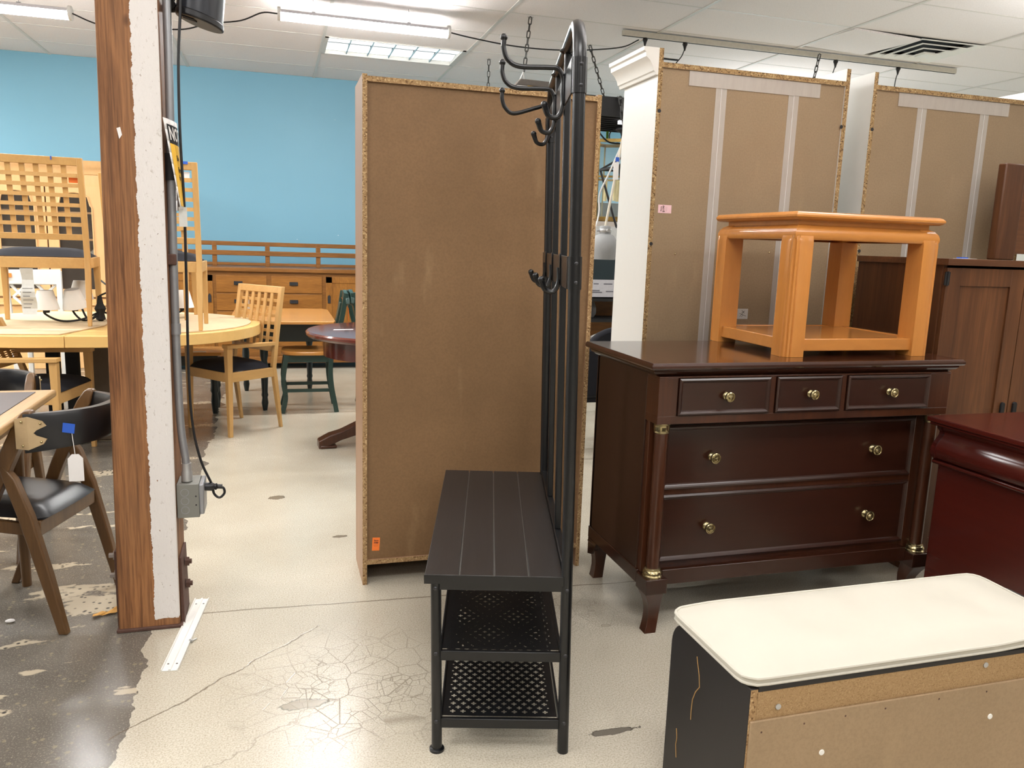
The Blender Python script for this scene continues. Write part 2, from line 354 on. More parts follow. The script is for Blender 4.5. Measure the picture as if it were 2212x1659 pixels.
m_floor = floor_material()

# ------------------------------------------------------------------ the room
X0, X1, Y0, Y1 = -7.0, 9.0, -5.0, 8.85
struct(MB().box((X0 - .1, Y0 - .1, -.1), (X1 + .1, Y1 + .1, 0)).build('floor', m_floor), 'worn sandy concrete floor with a dark ground strip on the left')
struct(MB().box((X0, Y1, 0), (X1, Y1 + .12, 3.2)).build('wall_back', m_blue), 'blue painted back wall with small chips')
struct(MB().box((X0 - .12, Y0, 0), (X0, Y1, 3.2)).build('wall_left', m_wallwhite))
struct(MB().box((X1, Y0, 0), (X1 + .12, Y1, 3.2)).build('wall_right', m_wallwhite))
struct(MB().box((X0, Y0 - .12, 0), (X1, Y0, 3.2)).build('wall_front', m_wallwhite))
GX = [.41 + 1.215 * k for k in range(-3, 7)]            # main tees
GY = [5.18 + .625 * k for k in range(-3, 7)]            # cross tees
GY = [y for y in GY if y < Y1 - .05]
cb = MB().box((X0, Y0, 3.22), (X1, Y1, 3.3))
cb.box((X0, Y0, ZC), (X1, GY[0] - .01, ZC + .01)).box((X0, GY[0], ZC), (GX[0] - .01, Y1, ZC + .01)).box((GX[-1] + .01, GY[0], ZC), (X1, Y1, ZC + .01))
ceil = struct(cb.build('ceiling', m_tile), 'suspended ceiling of speckled white tiles')
tm = {}
def tile(x0, x1, y0, y1, loc=(0, 0, 0), rot=(0, 0, 0)):
    sx, sy = round(x1 - x0, 3), round(y1 - y0, 3)
    if (sx, sy) not in tm:
        tm[(sx, sy)] = o = MB().box((-sx / 2 + .004, -sy / 2 + .004, 0), (sx / 2 - .004, sy / 2 - .004, .014)).build('ceiling_tile', m_tile, ceil)
    else:
        o = tm[(sx, sy)].copy(); COL.objects.link(o)
    o.location = ((x0 + x1) / 2 + loc[0], (y0 + y1) / 2 + loc[1], ZC + .002 + loc[2]); o.rotation_euler = rot
YE = GY + [Y1]
for i in range(len(GX) - 1):
    for j in range(len(YE) - 1):
        x0, x1, y0, y1 = GX[i], GX[i + 1], YE[j], YE[j + 1]
        if abs(x0 - .41) < .01 and 6.9 < y0 < 7.2: continue      # the lit troffer sits here
        if abs(x0 - 4.055) < .01 and abs(y0 - 5.18) < .01:          # the vent cell: a sagging half tile
            tile(x0, x0 + .607, y0, y1, (0, -.01, -.012), (rad(2.2), rad(1.4), rad(.8))); continue
        if abs(x0 - 4.055) < .01 and abs(y0 - 4.555) < .01: tile(x0, x1, y0, y1, (0, 0, .006), (rad(-1.2), 0, 0)); continue
        tile(x0, x1, y0, y1)
gb = MB().box((-.012, GY[0], ZC - .004), (.012, Y1, ZC + .03)).build('grid_bar', m_ceilbar, ceil); gb.location = (GX[0], 0, 0)
kids(ceil, 'grid_bar', gb, [((x, 0, 0), (0, 0, 0)) for x in GX[1:]])
gc = MB().box((GX[0], -.0075, ZC + .0005), (GX[-1], .0075, ZC + .03)).build('cross_bar', m_ceilbar, ceil); gc.location = (0, GY[0], 0)
kids(ceil, 'cross_bar', gc, [((0, y, 0), (0, 0, 0)) for y in GY[1:]])

# recessed troffer with its prismatic squares
m_troff = emit('lit troffer lens', (.84, .96, 1.0), 1.35)
tr = thing('recessed_light', 'recessed fluorescent ceiling light with a gridded pale blue lens behind the tube lamp', 'ceiling light', (.4175 + .6, 7.055 + .3125, ZC))
fr = MB(); a, b = .596, .303
for (p, q) in (((-a, -b, -.006), (-a + .03, b, .04)), ((a - .03, -b, -.006), (a, b, .04)), ((-a, -b, -.006), (a, -b + .014, .04)), ((-a, b - .014, -.006), (a, b, .04))): fr.box(p, q)
fr.build('frame', m_ceilbar, tr)
g = MB()
for k in range(1, 6): x = -a + .03 + (2 * a - .06) * k / 6; g.box((x - .0025, -b + .014, .004), (x + .0025, b - .014, .02))
g.build('lens_divider', plain('lens grid', (120, 150, 160), .5), tr)
for j in range(2):
    for k in range(6):
        x = -a + .03 + (2 * a - .06) * (k + .5) / 6; y = -b / 2 + b * j; hw, hd = .091, b / 2 - .01
        L = MB(); N = 6
        for q in range(N):
            u0, u1 = -hd + 2 * hd * q / N, -hd + 2 * hd * (q + 1) / N; f = lambda u: .030 - .018 * (1 - (u / hd) ** 2)
            L.quad((x - hw, y + u0, f(u0)), (x + hw, y + u0, f(u0)), (x + hw, y + u1, f(u1)), (x - hw, y + u1, f(u1)))
        L.build('lens_panel', m_troff, tr)

# linked tube lamps on wire hooks
m_tube = emit('lit tube diffuser', (1.0, .99, .975), 190.0)
m_tubeback = plain('lamp housing', (214, 214, 222), .35)
def tube_lamp(x0, x1, y, z, label):
    L = x1 - x0; t = thing('tube_lamp', label, 'lamp', (x0, y, z))
    prof = [(.045 * cos(a), .040 * sin(a)) for a in [pi * k / 12 for k in range(13)]]
    up = [(.045, 0)] + [(u, v * .75) for u, v in prof[1:-1]] + [(-.045, 0)]
    dn = [(.0455 * cos(a), .0405 * sin(a)) for a in [-pi - .03 + (pi + .06) * k / 14 for k in range(15)]]
    f = lambda u, v, h: (h, u, v)
    MB().prism(up, .02, L - .02, f).build('housing', m_tubeback, t, True)
    MB().prism(dn, .02, L - .02, f).build('diffuser', m_tube, t, True)
    ring = [(.05 * cos(2 * pi * k / 20), .045 * sin(2 * pi * k / 20)) for k in range(20)]
    for h in (0, L - .022): MB().prism(ring, h, h + .022, f).build('end_cap', m_whiteplastic, t, bevel=.004)
    for h in (.2 * L, .75 * L):
        hk = MB(); hk.box((h - .012, -.008, .03), (h + .012, .008, .036))
        top = ZC - z - .004
        hk.tube([(h, 0, .034), (h, 0, .034 + (top - .034) * .35)], .0016, 6)
        hk.tube([(h + .006 * sin(2 * pi * k / 12), 0, .034 + (top - .034) * (.5 + .18 * -cos(2 * pi * k / 12))) for k in range(12)], .0014, 6, closed=True)
        hk.tube([(h, 0, .034 + (top - .034) * .66), (h - .004, 0, top)], .0016, 6)
        hk.build('hook', m_steel, t, True)
    return t
tube_lamp(.04, 1.245, 6.0, 2.80, 'bright white tube lamp hung in front of the recessed ceiling light')
tube_lamp(-2.43, -1.225, 6.0, 2.665, 'bright white tube lamp at the top left corner beside the post')
def cord(name, pts, r, label, m=m_blackplastic):
    return tag(MB().tube(spline(pts, 6), r, 6).build(name, m, None, True), label, 'cord')
cord('extension_cord', [(-1.225, 6.0, 2.665), (-1.1, 6.0, 2.62), (-.9, 6.0, 2.58), (-.72, 6.0, 2.62), (-.55, 6.0, 2.64), (-.4, 6.0, 2.69), (-.2, 6.0, 2.73), (-.06, 6.0, 2.795), (.04, 6.0, 2.80)], .005, 'thin black power cord linking the two tube lamps behind the post')
cord('extension_cord', [(1.245, 6.0, 2.80), (1.4, 6.0, 2.78), (1.7, 6.0, 2.755), (2.0, 6.0, 2.755), (2.3, 6.0, 2.78), (2.6, 6.0, 2.83), (2.72, 5.95, 2.885)], .005, 'thin black power cord from the tube lamp to the ceiling track')

# ceiling vent
v = thing('ceiling_vent', 'square white ceiling air vent with stepped louvres above the white bookcases', 'vent', (4.985, 5.47, ZC - .01), rad(-2))
fr = MB(); 
for k in range(4):
    a = .296 - .07 * k; z0 = -.004 - .012 * k if k else -.006
    nb = MB()
    for i in range(4):
        ang = i * pi / 2; M = Matrix.Rotation(ang, 4, 'Z')
        nb.hexa([(-a, -a, z0), (a, -a, z0), (a - .056, -a + .056, z0 + .012), (-a + .056, -a + .056, z0 + .012)], [(-a, -a, z0 + .005), (a, -a, z0 + .005), (a - .056, -a + .056, z0 + .017), (-a + .056, -a + .056, z0 + .017)], M)
    nb.build('louvre', m_white, v)
MB().box((-.05, -.05, -.04), (.05, .05, -.02)).build('louvre_centre', m_white, v)
MB().box((-.28, -.28, .05), (.28, .28, .055)).build('duct_liner', m_matblack, v)

# light track with adapters
tr = thing('ceiling_track', 'long pale metal lighting track under the ceiling above the white bookcases', 'lighting track', (2.55, 5.88, ZC - .03))
MB().box((0, -.018, -.016), (3.15, .018, .024)).build('rail', plain('track enamel', (206, 202, 190), .4), tr, bevel=.003)
MB().box((0, -.008, -.0175), (3.15, .008, -.0165)).build('slot', m_matblack, tr)
for x in (.19, .53, 1.92, 2.55):
    MB().lathe([(.016, 0), (.02, -.012), (.012, -.03), (.006, -.055), (.005, -.06)], (x, 0, -.017), n=12).build('adapter', m_blackplastic, tr, True)
cord('fixture_cord', [(3.08, 5.88, 2.84), (3.06, 5.89, 2.78), (3.0, 5.9, 2.7), (2.97, 5.92, 2.6)], .004, 'black lamp cord dropping from the track behind the left white bookcase')
cord('fixture_cord', [(4.47, 5.88, 2.84), (4.46, 5.9, 2.75), (4.44, 5.9, 2.6)], .004, 'black lamp cord dropping from the track above the gap between white bookcases')
cord('fixture_cord', [(5.10, 5.88, 2.84), (5.10, 5.9, 2.75), (5.10, 5.9, 2.5)], .004, 'black lamp cord dropping from the track above the right white bookcase')

# chains
m_chain = plain('dark zinc chain', (70, 70, 68), .45, .3, var=.1)
def link_mesh():
    b = MB(); L, R = .016, .011
    pts = [(R * cos(t), 0, L + R * sin(t)) for t in [pi * k / 6 for k in range(7)]] + [(R * cos(t), 0, -L + R * sin(t)) for t in [pi + pi * k / 6 for k in range(7)]]
    return b.tube(pts, .0042, 6, closed=True)
LINK = None
def chain(p, q, label):
    global LINK
    p, q = Vector(p), Vector(q); n = max(2, int((q - p).length / .044)); t = thing('hanging_chain', label, 'chain', p)
    d = (q - p); rot = Vector((0, 0, -1)).rotation_difference(d.normalized())
    for i in range(n):
        if LINK is None: LINK = o = link_mesh().build('link', m_chain, t, True)
        else: o = LINK.copy(); COL.objects.link(o); o.parent = t
        o.location = d * (i + .5) / n; o.rotation_mode = 'QUATERNION'
        o.rotation_quaternion = rot @ Matrix.Rotation(pi / 2 * (i % 2), 3, 'Z').to_quaternion()
    MB().tube([(-.02, 0, .003), (.0, 0, -.012), (.02, 0, .003)], .003, 6).build('ceiling_hook', m_steel, t, True)
chain((1.80, 5.83, 2.92), (1.765, 5.83, 2.545), 'dark chain hanging from the ceiling left of the black hall tree top')
chain((1.86, 7.24, 2.92), (1.86, 7.24, 2.62), 'short dark chain hanging above the brown bookcase top edge')
chain((2.50, 6.42, 2.92), (2.76, 6.6, 2.47), 'slanting dark chain right of the black hall tree top')
chain((4.25, 5.80, 2.89), (4.21, 5.82, 2.58), 'dark chain hanging from the track above the left white bookcase')
# small bracket with a hook over the white bookcases
hb = thing('ceiling_hook_plate', 'flat dark ceiling plate with a small wire hook above the left white bookcase', 'hook', (3.35, 6.6, ZC - .004))
MB().box((-.12, -.012, -.004), (.05, .012, .003)).build('plate', m_matblack, hb)
MB().tube([(.04, 0, -.004), (.04, 0, -.06), (.03, 0, -.09), (.045, 0, -.115)], .003, 6).build('wire_hook', m_steel, hb, True)
# clamp lamp lying behind the brown bookcase top
cl = thing('clamp_fixture', 'grey hanging lamp fixture with a yellow label above the brown bookcase', 'lamp', (1.76, 5.83, 2.44))
MB().prism([(-.17, 0), (-.13, .045), (.14, .04), (.17, .0)], -.05, .05, lambda u, v, h: (u + .1, h, v)).build('housing', plain('weathered housing', (110, 104, 98), .5), cl, bevel=.006)
MB().box((.02, -.055, -.03), (.15, -.045, -.002)).build('warning_label', m_yellow, cl)
MB().box((-.06, -.05, -.05), (.26, .05, -.002)).build('lens', m_whiteplastic, cl, bevel=.004)
MB().tube([(0, 0, .1), (-.03, 0, .03), (-.05, 0, -.04)], .006, 6).tube([(0, 0, .1), (.012, 0, .03)], .006, 6).build('cable', m_whiteplastic, cl, True)

# ------------------------------------------------------------------ wooden post and what hangs on it
po = thing('wooden_post', 'square fir building post with a ragged strip of peeling white paint', 'post', (-.518, 2.671, 0))
D = .19
MB().hexa([(0, 0, 0), (.187, 0, 0), (.187, D, 0), (0, D, 0)], [(.0475, .004, ZC + .1), (.2055, .004, ZC + .1), (.2055, D + .004, ZC + .1), (.0475, D + .004, ZC + .1)]).build('timber', m_post, po, bevel=.004)
MB().box((-.006, -.008, 0), (.196, D + .008, .012)).build('base_scale', m_rust, po, bevel=.003)
MB().hexa([(.188, .02, 0), (.2, .02, 0), (.2, .17, 0), (.188, .17, 0)], [(.1885, .02, .235), (.1965, .02, .235), (.1965, .17, .235), (.1885, .17, .235)]).build('strap_plate', m_rust, po, bevel=.002)
MB().box((-.008, .03, .0), (0.0, .17, .27)).build('strap_plate', m_rust, po, bevel=.002)
for z in (.19, .11): MB().lathe([(.016, 0), (.016, .012), (.009, .012), (.009, .02)], (.2, .1, z), (1, 0, 0), 6).build('bolt', m_rust, po)
for z in (.235, .165): MB().lathe([(.017, 0), (.017, .012), (.009, .012), (.009, .026)], (-.008, .09, z), (-1, 0, 0), 6).build('bolt', plain('painted bolt', (150, 140, 132), .6), po)
MB().prism([(0, 0), (.010, .004), (.014, -.018), (.006, -.03)], -.0015, 0, lambda u, v, h: (.072 + u, h + .0015, 1.60 + v)).build('paper_scrap', m_paper, po)

cd = thing('conduit_run', 'grey steel electrical conduit with a junction box on the right of the post', 'conduit')
MB().tube(spline([(-.298, 2.72, ZC), (-.300, 2.72, 1.9), (-.308, 2.72, 1.4), (-.312, 2.72, 1.0), (-.310, 2.72, .7), (-.298, 2.72, .56), (-.296, 2.72, .50)], 8), .0125, 14).build('conduit', m_steel, cd, True)
MB().lathe([(.0175, 0), (.0175, .03), (.0155, .034), (.0155, .06)], (-.297, 2.72, .493), n=14).build('connector', m_chrome, cd, True)
MB().lathe([(.0155, 0), (.0155, .035)], (-.312, 2.72, .98), n=14).build('coupling', m_steel, cd, True)
jb = MB().box((-.327, 2.685, .375), (-.258, 2.79, .49)).build('junction_box', m_boxgrey, cd, bevel=.002)
for z in (.462, .433, .402): MB().lathe([(.013, 0), (.013, .0012), (.0115, .0012), (.0115, 0)], (-.302, 2.686, z), (0, -1, 0), 18).build('knockout', m_steel, jb, True)
for z in (.448, .418): MB().lathe([(.0028, 0), (.0028, .0008)], (-.268, 2.6855, z), (0, -1, 0), 10).build('screw_hole', m_inkblack, jb)
MB().box((-.258, 2.683, .385), (-.243, 2.792, .488)).build('cover_plate', m_steel, cd, bevel=.004)
MB().box((-.331, 2.70, 1.20), (-.300, 2.745, 1.235)).build('strap', m_rust, cd, bevel=.004)
MB().lathe([(.0175, 0), (.0175, .08)], (-.3085, 2.72, 1.46), n=14).build('tape_wrap', m_matblack, cd, True)
pc = thing('power_cord', 'black power cord hanging beside the post and plugged into the junction box', 'cord')
MB().tube(spline([(-.262, 2.715, 2.2), (-.258, 2.715, 2.02), (-.272, 2.715, 1.82), (-.276, 2.715, 1.6), (-.272, 2.715, 1.38), (-.275, 2.715, 1.1), (-.278, 2.715, .85), (-.272, 2.715, .68), (-.252, 2.72, .56), (-.222, 2.73, .475), (-.215, 2.73, .44), (-.198, 2.73, .425), (-.182, 2.73, .44), (-.185, 2.73, .458), (-.195, 2.73, .462)], 6), .0042, 8).build('cable', m_blackplastic, pc, True)
MB().lathe([(.014, 0), (.015, .022), (.010, .03), (.012, .036), (.008, .04), (.008, .055)], (-.243, 2.73, .466), (1, 0, -.05), 12).build('plug', m_blackplastic, pc, True)

# NOTICE sign, a curled sheet seen almost edge on
sg = thing('notice_sign', 'yellow and black notice sign taped to the conduit beside the post', 'sign')
def sheet(u, v, off=0.0):   # u 0..1 across, v 0..1 down; wraps over the conduit
    top = [Vector((-.3165, 2.662, 1.640)), Vector((-.2885, 2.715, 1.634)), Vector((-.318, 2.875, 1.64))]; bot = [Vector((-.2775, 2.668, 1.374)), Vector((-.2735, 2.715, 1.371)), Vector((-.312, 2.875, 1.372))]
    A, B, C = (t * (1 - v) + b * v for t, b in zip(top, bot)); k = .38
    l0, l1, l2 = (u - k) * (u - 1) / k, u * (u - 1) / (k * (k - 1)), u * (u - k) / (1 - k)
    return A * l0 + B * l1 + C * l2 + Vector((.85, -.5, 0)) * off
def sheet_patch(name, m, u0, u1, v0, v1, off):
    b = MB(); N, K = 6, 8
    for i in range(N):
        for j in range(K):
            q = [(u0 + (u1 - u0) * (i + a) / N, v0 + (v1 - v0) * (j + c) / K) for a, c in ((0, 0), (1, 0), (1, 1), (0, 1))]
            b.quad(*[sheet(x, y, off) for x, y in q])
    return b.build(name, m, sg, True)
sheet_patch('backing', m_paper, 0, 1, 0, 1, 0).modifiers.new('s', 'SOLIDIFY').thickness = .001
sheet_patch('header_field', m_inkblack, .05, .97, .06, .27, .0012)
sheet_patch('yellow_field', m_yellow, .05, .97, .27, .965, .0012)
lettering('NOTICE', .15, lambda x, y: sheet(.07 + x / .72, .165 - y / .74, .002), m_paper, sg, .004, 'LEFT')
for txt, vv, sz in (('Be', .42, .06), ('Permit', .55, .06), ('for', .64, .06)):
    lettering(txt, sz, lambda x, y: sheet(.22 + x / .62, vv - y / .74, .002), m_inkblack, sg, .002, 'LEFT')
tag(MB().prism([(-.02, -.03), (.02, -.03), (.02, .03), (-.02, .03)], 0, .001, lambda u, v, h: (-.275 + u * .6, 2.70 + h, 1.35 + v)).build('paper_slip', m_bag), 'small grey paper slip taped below the yellow notice sign', 'paper')

# speaker on its bracket
sp = thing('loudspeaker', 'black loudspeaker mounted high beside the post', 'speaker', (-.215, 2.80, 1.945), rad(-12))
body = [(.066 * cos(t) * (1.0 if abs(cos(t)) < .8 else 1.0), .085 * sin(t)) for t in [2 * pi * k / 28 for k in range(28)]]
f1 = lambda u, v, h: (u * (1 + .06 * h) + h * .1, v * (1 + .06 * h), h + .28 * u * -1 * 0 - u * .28)
MB().prism([(u * 1.04, v * 1.04) for u, v in body], .0, .022, f1).build('bottom_cap', m_blackplastic, sp, True, bevel=.005)
MB().prism(body, .022, .40, f1).build('cabinet', plain('satin black speaker', (36, 39, 46), .35), sp, True)
for k in (0, 1): MB().box((-.04 , -.06 + .022 * k, -.003), (.0, -.047 + .022 * k, .012), Matrix.Rotation(rad(15.6), 4, 'Y')).build('port_slot', m_inkblack, sp)
MB().tube([(-.075, .0, .25), (-.08, .0, .06), (-.06, 0, .035)], .008, 8).tube([(-.1, .01, .04), (-.06, .0, .04)], .01, 8).build('bracket', m_matblack, sp, True)
MB().lathe([(.012, -.015), (.012, .015)], (-.078, 0, .05), (0, 1, 0), 10).build('bracket_knob', m_matblack, sp, True)

# loose things on the floor by the post
ms = thing('metal_strip', 'white metal channel strip lying on the floor beside the post', 'metal strip', (-.331, 2.383, 0), math.atan2(.487, .052) )
MB().prism([(-.0245, .0), (-.0245, .007), (-.022, .007), (-.021, .002), (-.004, .002), (-.003, .006), (.003, .006), (.004, .002), (.021, .002), (.022, .007), (.0245, .007), (.0245, 0)], 0, .49, lambda u, v, h: (h, u, v + .0005)).build('channel', m_white, ms)
for x in (.04, .45):
    for y in (-.0125, .0125): MB().lathe([(.0032, 0), (.0032, .0006)], (x, y, .0022), n=10).build('screw_hole', plain('hole shadow', (70, 66, 60), .8), ms)
sc = thing('loose_screw', 'small loose screw lying on the floor next to the white strip', 'screw', (-.285, 2.553, .004), .8)
MB().lathe([(.0026, 0), (.0026, .02)], (0, 0, 0), (1, 0, 0), 8).build('shank', m_chrome, sc, True)
MB().lathe([(.007, 0), (.007, .004)], (-.004, 0, .002), (1, 0, 0), 10).build('head', m_chrome, sc, True)
b = MB(); rr = random.Random(3)
gr = [[Vector((.016 * i - .05 + rr.uniform(-.004, .004), .012 * j - .012 + rr.uniform(-.004, .004), .004 + abs(rr.gauss(0, .007)))) for i in range(6)] for j in range(3)]
for j in range(2):
    for i in range(5): b.quad(gr[j][i], gr[j][i + 1], gr[j + 1][i + 1], gr[j + 1][i])
o = b.build('crumpled_leaf', plain('dry yellow scrap', (206, 152, 70), .7, var=.3, vs=30)); o.location = (-.575, 2.82, 0); o.rotation_euler = (0, 0, .3); o.modifiers.new('s', 'SOLIDIFY').thickness = .001
tag(o, 'crumpled yellow scrap on the floor left of the post', 'scrap')

# ------------------------------------------------------------------ hall tree
ht = thing('hall_tree', 'black metal hall tree with coat hooks, slatted bench and two mesh shelves', 'hall tree', (.694, 1.741, 0), math.atan2(.966, .258))
L, SH = .885, .021
def hb_(b, name, m=m_black, **k): return b.build(name, m, ht, shear=SH, **k)
for x in (0, L): 
    hb_(MB().tube([(x, 0, 0), (x, 0, 1.66)], .0145, 18), 'upright', smooth=True)
    hb_(MB().tube([(x, .328, 0), (x, .328, .465)], .0135, 18), 'leg', smooth=True)
    hb_(MB().lathe([(.0195, 0), (.0195, .006), (.0145, .009)], (x, .328, 0), n=20), 'foot', smooth=True)
ap = [(0, 0, 1.655), (0, 0, 1.70)] + arc((.10, 1.703), .10, pi, pi / 2, 10, lambda u, v: (u, 0, v)) + arc((L - .10, 1.703), .10, pi / 2, 0, 10, lambda u, v: (u, 0, v)) + [(L, 0, 1.70), (L, 0, 1.655)]
hb_(MB().tube(ap, .0155, 18), 'top_arch', smooth=True)
for k in (1, 2):
    hb_(MB().box((L * k / 3 - .010, -.009, .502), (L * k / 3 + .010, .009, 1.79)), 'back_slat', bevel=.003)
    hb_(MB().tube([(L * k / 3 + .019 * cos(t), .019 * sin(t), 1.792 + .004 * sin(t)) for t in [2 * pi * i / 14 for i in range(14)]], .0035, 6, closed=True), 'clip', smooth=True)
    hb_(MB().tube([(L * k / 3 + .01, -.012, 1.80), (L * k / 3 + .02, -.022, 1.835)], .004, 6), 'clip_pin', smooth=True)
hb_(MB().box((0, -.010, .482), (L, .010, .503)), 'lower_rail', bevel=.002)
for z0, z1 in ((1.638, 1.715), (1.20, 1.276)):
    hb_(MB().box((.0, .0146, z0), (L, .0186, z1)), 'hook_plate', bevel=.001)
    for x in (0, L):
        q = MB()
        q.prism([(.0172 * cos(t), .0172 * sin(t)) for t in [2 * pi * i / 20 for i in range(20)]], z0, z1, lambda u, v, h: (x + u, v, h))
        c = hb_(q, 'plate_sleeve', smooth=True)
        for zz in (z0 + .016, z1 - .016): hb_(MB().sphere((x - .0172, -.002, zz), .0045, (.5, 1, 1)), 'screw', plain('black screw head', (60, 60, 62), .3, .6), smooth=True)
def hook(x, z, big, yaw=0.0, rise=0.0):
    R = Matrix.Translation((x, 0, 0)) @ Matrix.Rotation(yaw, 4, 'Z')
    hk = MB(); T = lambda pts: [R @ Vector(p) for p in pts]
    low = spline(T([(0, .022, z), (0, .022, z - .035), (0, .034, z - .060), (0, .056, z - .058), (0, .066, z - .036)]), 6)
    if big:
        up = spline(T([(0, .022, z - .002), (0, .022, z + .030), (0, .034, z + .052), (0, .06, z + .055 + rise * .3), (0, .13, z + .055 + rise), (0, .158, z + .07 + rise), (0, .168, z + .095 + rise), (0, .168, z + .115 + rise)]), 6)
        hk.tube(up, .0062, 10)
    hk.tube(low, [.0062] * (len(low) - 8) + [.0062 + .0020 * i / 7 for i in range(8)], 8)
    o = hb_(hk, 'coat_hook', smooth=True)
    ends = [T([(0, .067, z - .032)])[0]] + (T([(0, .168, z + .12 + rise)]) if big else [])
    for e in ends: hb_(MB().sphere(e, .0092, n=12), 'hook_ball', smooth=True)
    hb_(MB().box((x - .010, .0186, z - .03), (x + .010, .0225, z + .035)), 'hook_bracket', bevel=.001)
hook(.17, 1.672, True); hook(.44, 1.672, True); hook(.71, 1.672, True, .18, -.03)
for x in (.17, .44, .71): hook(x, 1.245, False)
rawm = plain('scratched raw groove', (140, 134, 126), .8)
hb_(MB().box((-.010, .010, .466), (L + .02, .355, .4805)), 'seat_board', rawm, bevel=.001)
mseat = wood('brown black seat laminate', (32, 30, 29), (41, 38, 37), 'x', .38, 0, 20, .04, .6, .5, .3)
for k in range(4):
    y0 = .009 + k * .0868; hb_(MB().box((-.012, y0 + .0013, .464 if k in (0, 3) else .468), (L + .022, y0 + .0855, .4875)), 'seat_plank', mseat, bevel=.0012)
hb_(MB().box((-.0125, .009, .4635), (-.0105, .3565, .486)), 'seat_edge', m_black)
for x in (0, L): hb_(MB().box((x - .009, .01, .446), (x + .009, .32, .464)), 'seat_rail', bevel=.002)
hb_(MB().box((0, .320, .446), (L, .336, .464)), 'seat_rail', bevel=.002)
def mesh_shelf(z):
    b = MB(); P = .0225; c = P / 5; x = .03; rows = int((L - .06) / (P * .62)); y0, y1 = .016, .318
    # solid border then a field of staggered plus-shaped openings cut as cells
    nx, ny = int((L - .03) / c), int((y1 - y0) / c); xs = .015; ys = y0
    holes = set(); period = 5
    for r in range(3, nx - 4):
        for q in range(4, ny - 4):
            R_, Q_ = (r - 3), (q - 4)
            row = R_ // 4; off = 3 if row % 2 else 0
            rr_, qq_ = R_ % 4, (Q_ + off) % 6
            if (rr_ == 1 and qq_ in (1, 2, 3)) or (rr_ in (0, 2) and qq_ == 2): holes.add((r, q))
    V = {}
    def vert(i, j):
        if (i, j) not in V: V[(i, j)] = b.bm.verts.new((xs + i * c, ys + j * c, z))
        return V[(i, j)]
    for i in range(nx):
        j = 0
        while j < ny:
            if (i, j) in holes: j += 1; continue
            b.bm.faces.new((vert(i, j), vert(i + 1, j), vert(i + 1, j + 1), vert(i, j + 1))); j += 1
    o = hb_(b, 'mesh_shelf')
    for x in (0, L): hb_(MB().box((x - .006, .012, z - .022), (x + .006, .318, z + .004)), 'shelf_rim', bevel=.0015)
    for y in (.010, .318): hb_(MB().box((0.005, y - .003, z - .020), (L - .005, y + .003, z + .004)), 'shelf_rim', bevel=.0015)
    for x in (0, L):
        for y in (0, .328): hb_(MB().sphere((x - .0135, y, z), .0055, (.5, 1, 1)), 'screw', plain('black screw head', (60, 60, 62), .3, .6), smooth=True)
mesh_shelf(.276); mesh_shelf(.088)
for x in (0,):
    for y in (0, .328): hb_(MB().sphere((x - .0145, y, .452), .0055, (.5, 1, 1)), 'screw', plain('black screw head', (60, 60, 62), .3, .6), smooth=True)

# ------------------------------------------------------------------ brown bookcase seen from behind
bk = thing('brown_bookcase', 'tall brown bookcase standing with its hardboard back to the front', 'bookcase', (.294, 2.871, 0))
W, H, DP = .882, 1.857, .265
m_bkface = wood('taupe bookcase laminate', (150, 116, 88), (166, 132, 104), 'z', .4, 0, 5, .05, .6, .4, .15)
for x in (0, W - .0165):
    s_ = MB().box((x, .0006, 0), (x + .0165, DP, H)).build('side_panel', m_bkface, bk)
    MB().box((x, 0, 0), (x + .0165, .0006, H)).build('raw_edge', m_particle, s_)
for nm, z0, z1 in (('top_panel', H - .024, H - .006), ('bottom_panel', .080, .098)):
    s_ = MB().box((.0165, .0012, z0), (W - .0165, DP, z1)).build(nm, m_bkface, bk)
    MB().box((.0165, .0006, z0), (W - .0165, .0012, z1)).build('raw_edge', m_particle, s_)
MB().box((.0165, .010, .098), (W - .0165, .0135, H - .024)).build('back_panel', m_hard, bk)
MB().box((.0165, DP - .03, 0.0), (W - .0165, DP - .015, .080)).build('plinth', m_matblack, bk)
for z in (.5, .88, 1.2, 1.52): MB().box((.0165, .014, z), (W - .0165, DP - .01, z + .018)).build('shelf', m_bkface, bk)
def price_label(parent, x, y, z, wd, hg, m, price, rot=0.0):
    st = MB().prism([(-wd / 2, -hg / 2), (wd / 2, -hg / 2), (wd / 2, hg / 2), (-wd / 2, hg / 2)], 0, .0006, lambda u, v, h: (x + u * cos(rot) - v * sin(rot), y - h, z + u * sin(rot) + v * cos(rot))).build('price_label', m, parent, bevel=.0002)
    f = lambda ox, oy: (lambda a, c: (x + (a + ox) * cos(rot) - (c + oy) * sin(rot), y - .0009, z + (a + ox) * sin(rot) + (c + oy) * cos(rot)))
    lettering('Store', hg * .15, f(0, hg * .28), m_ink, st, .0003); lettering(price, hg * .22, f(0, hg * .09), m_ink, st, .0004)
    for k in range(2):
        q = f(0, -hg * (.06 + .08 * k)); w2 = wd * (.36 - .08 * k)
        MB().quad(q(-w2, -.0003), q(w2, -.0003), q(w2, .0003), q(-w2, .0003)).build('printed_line', m_ink, st)
price_label(bk, .051, .010, .157, .028, .052, m_orange, '$99', rad(-3))

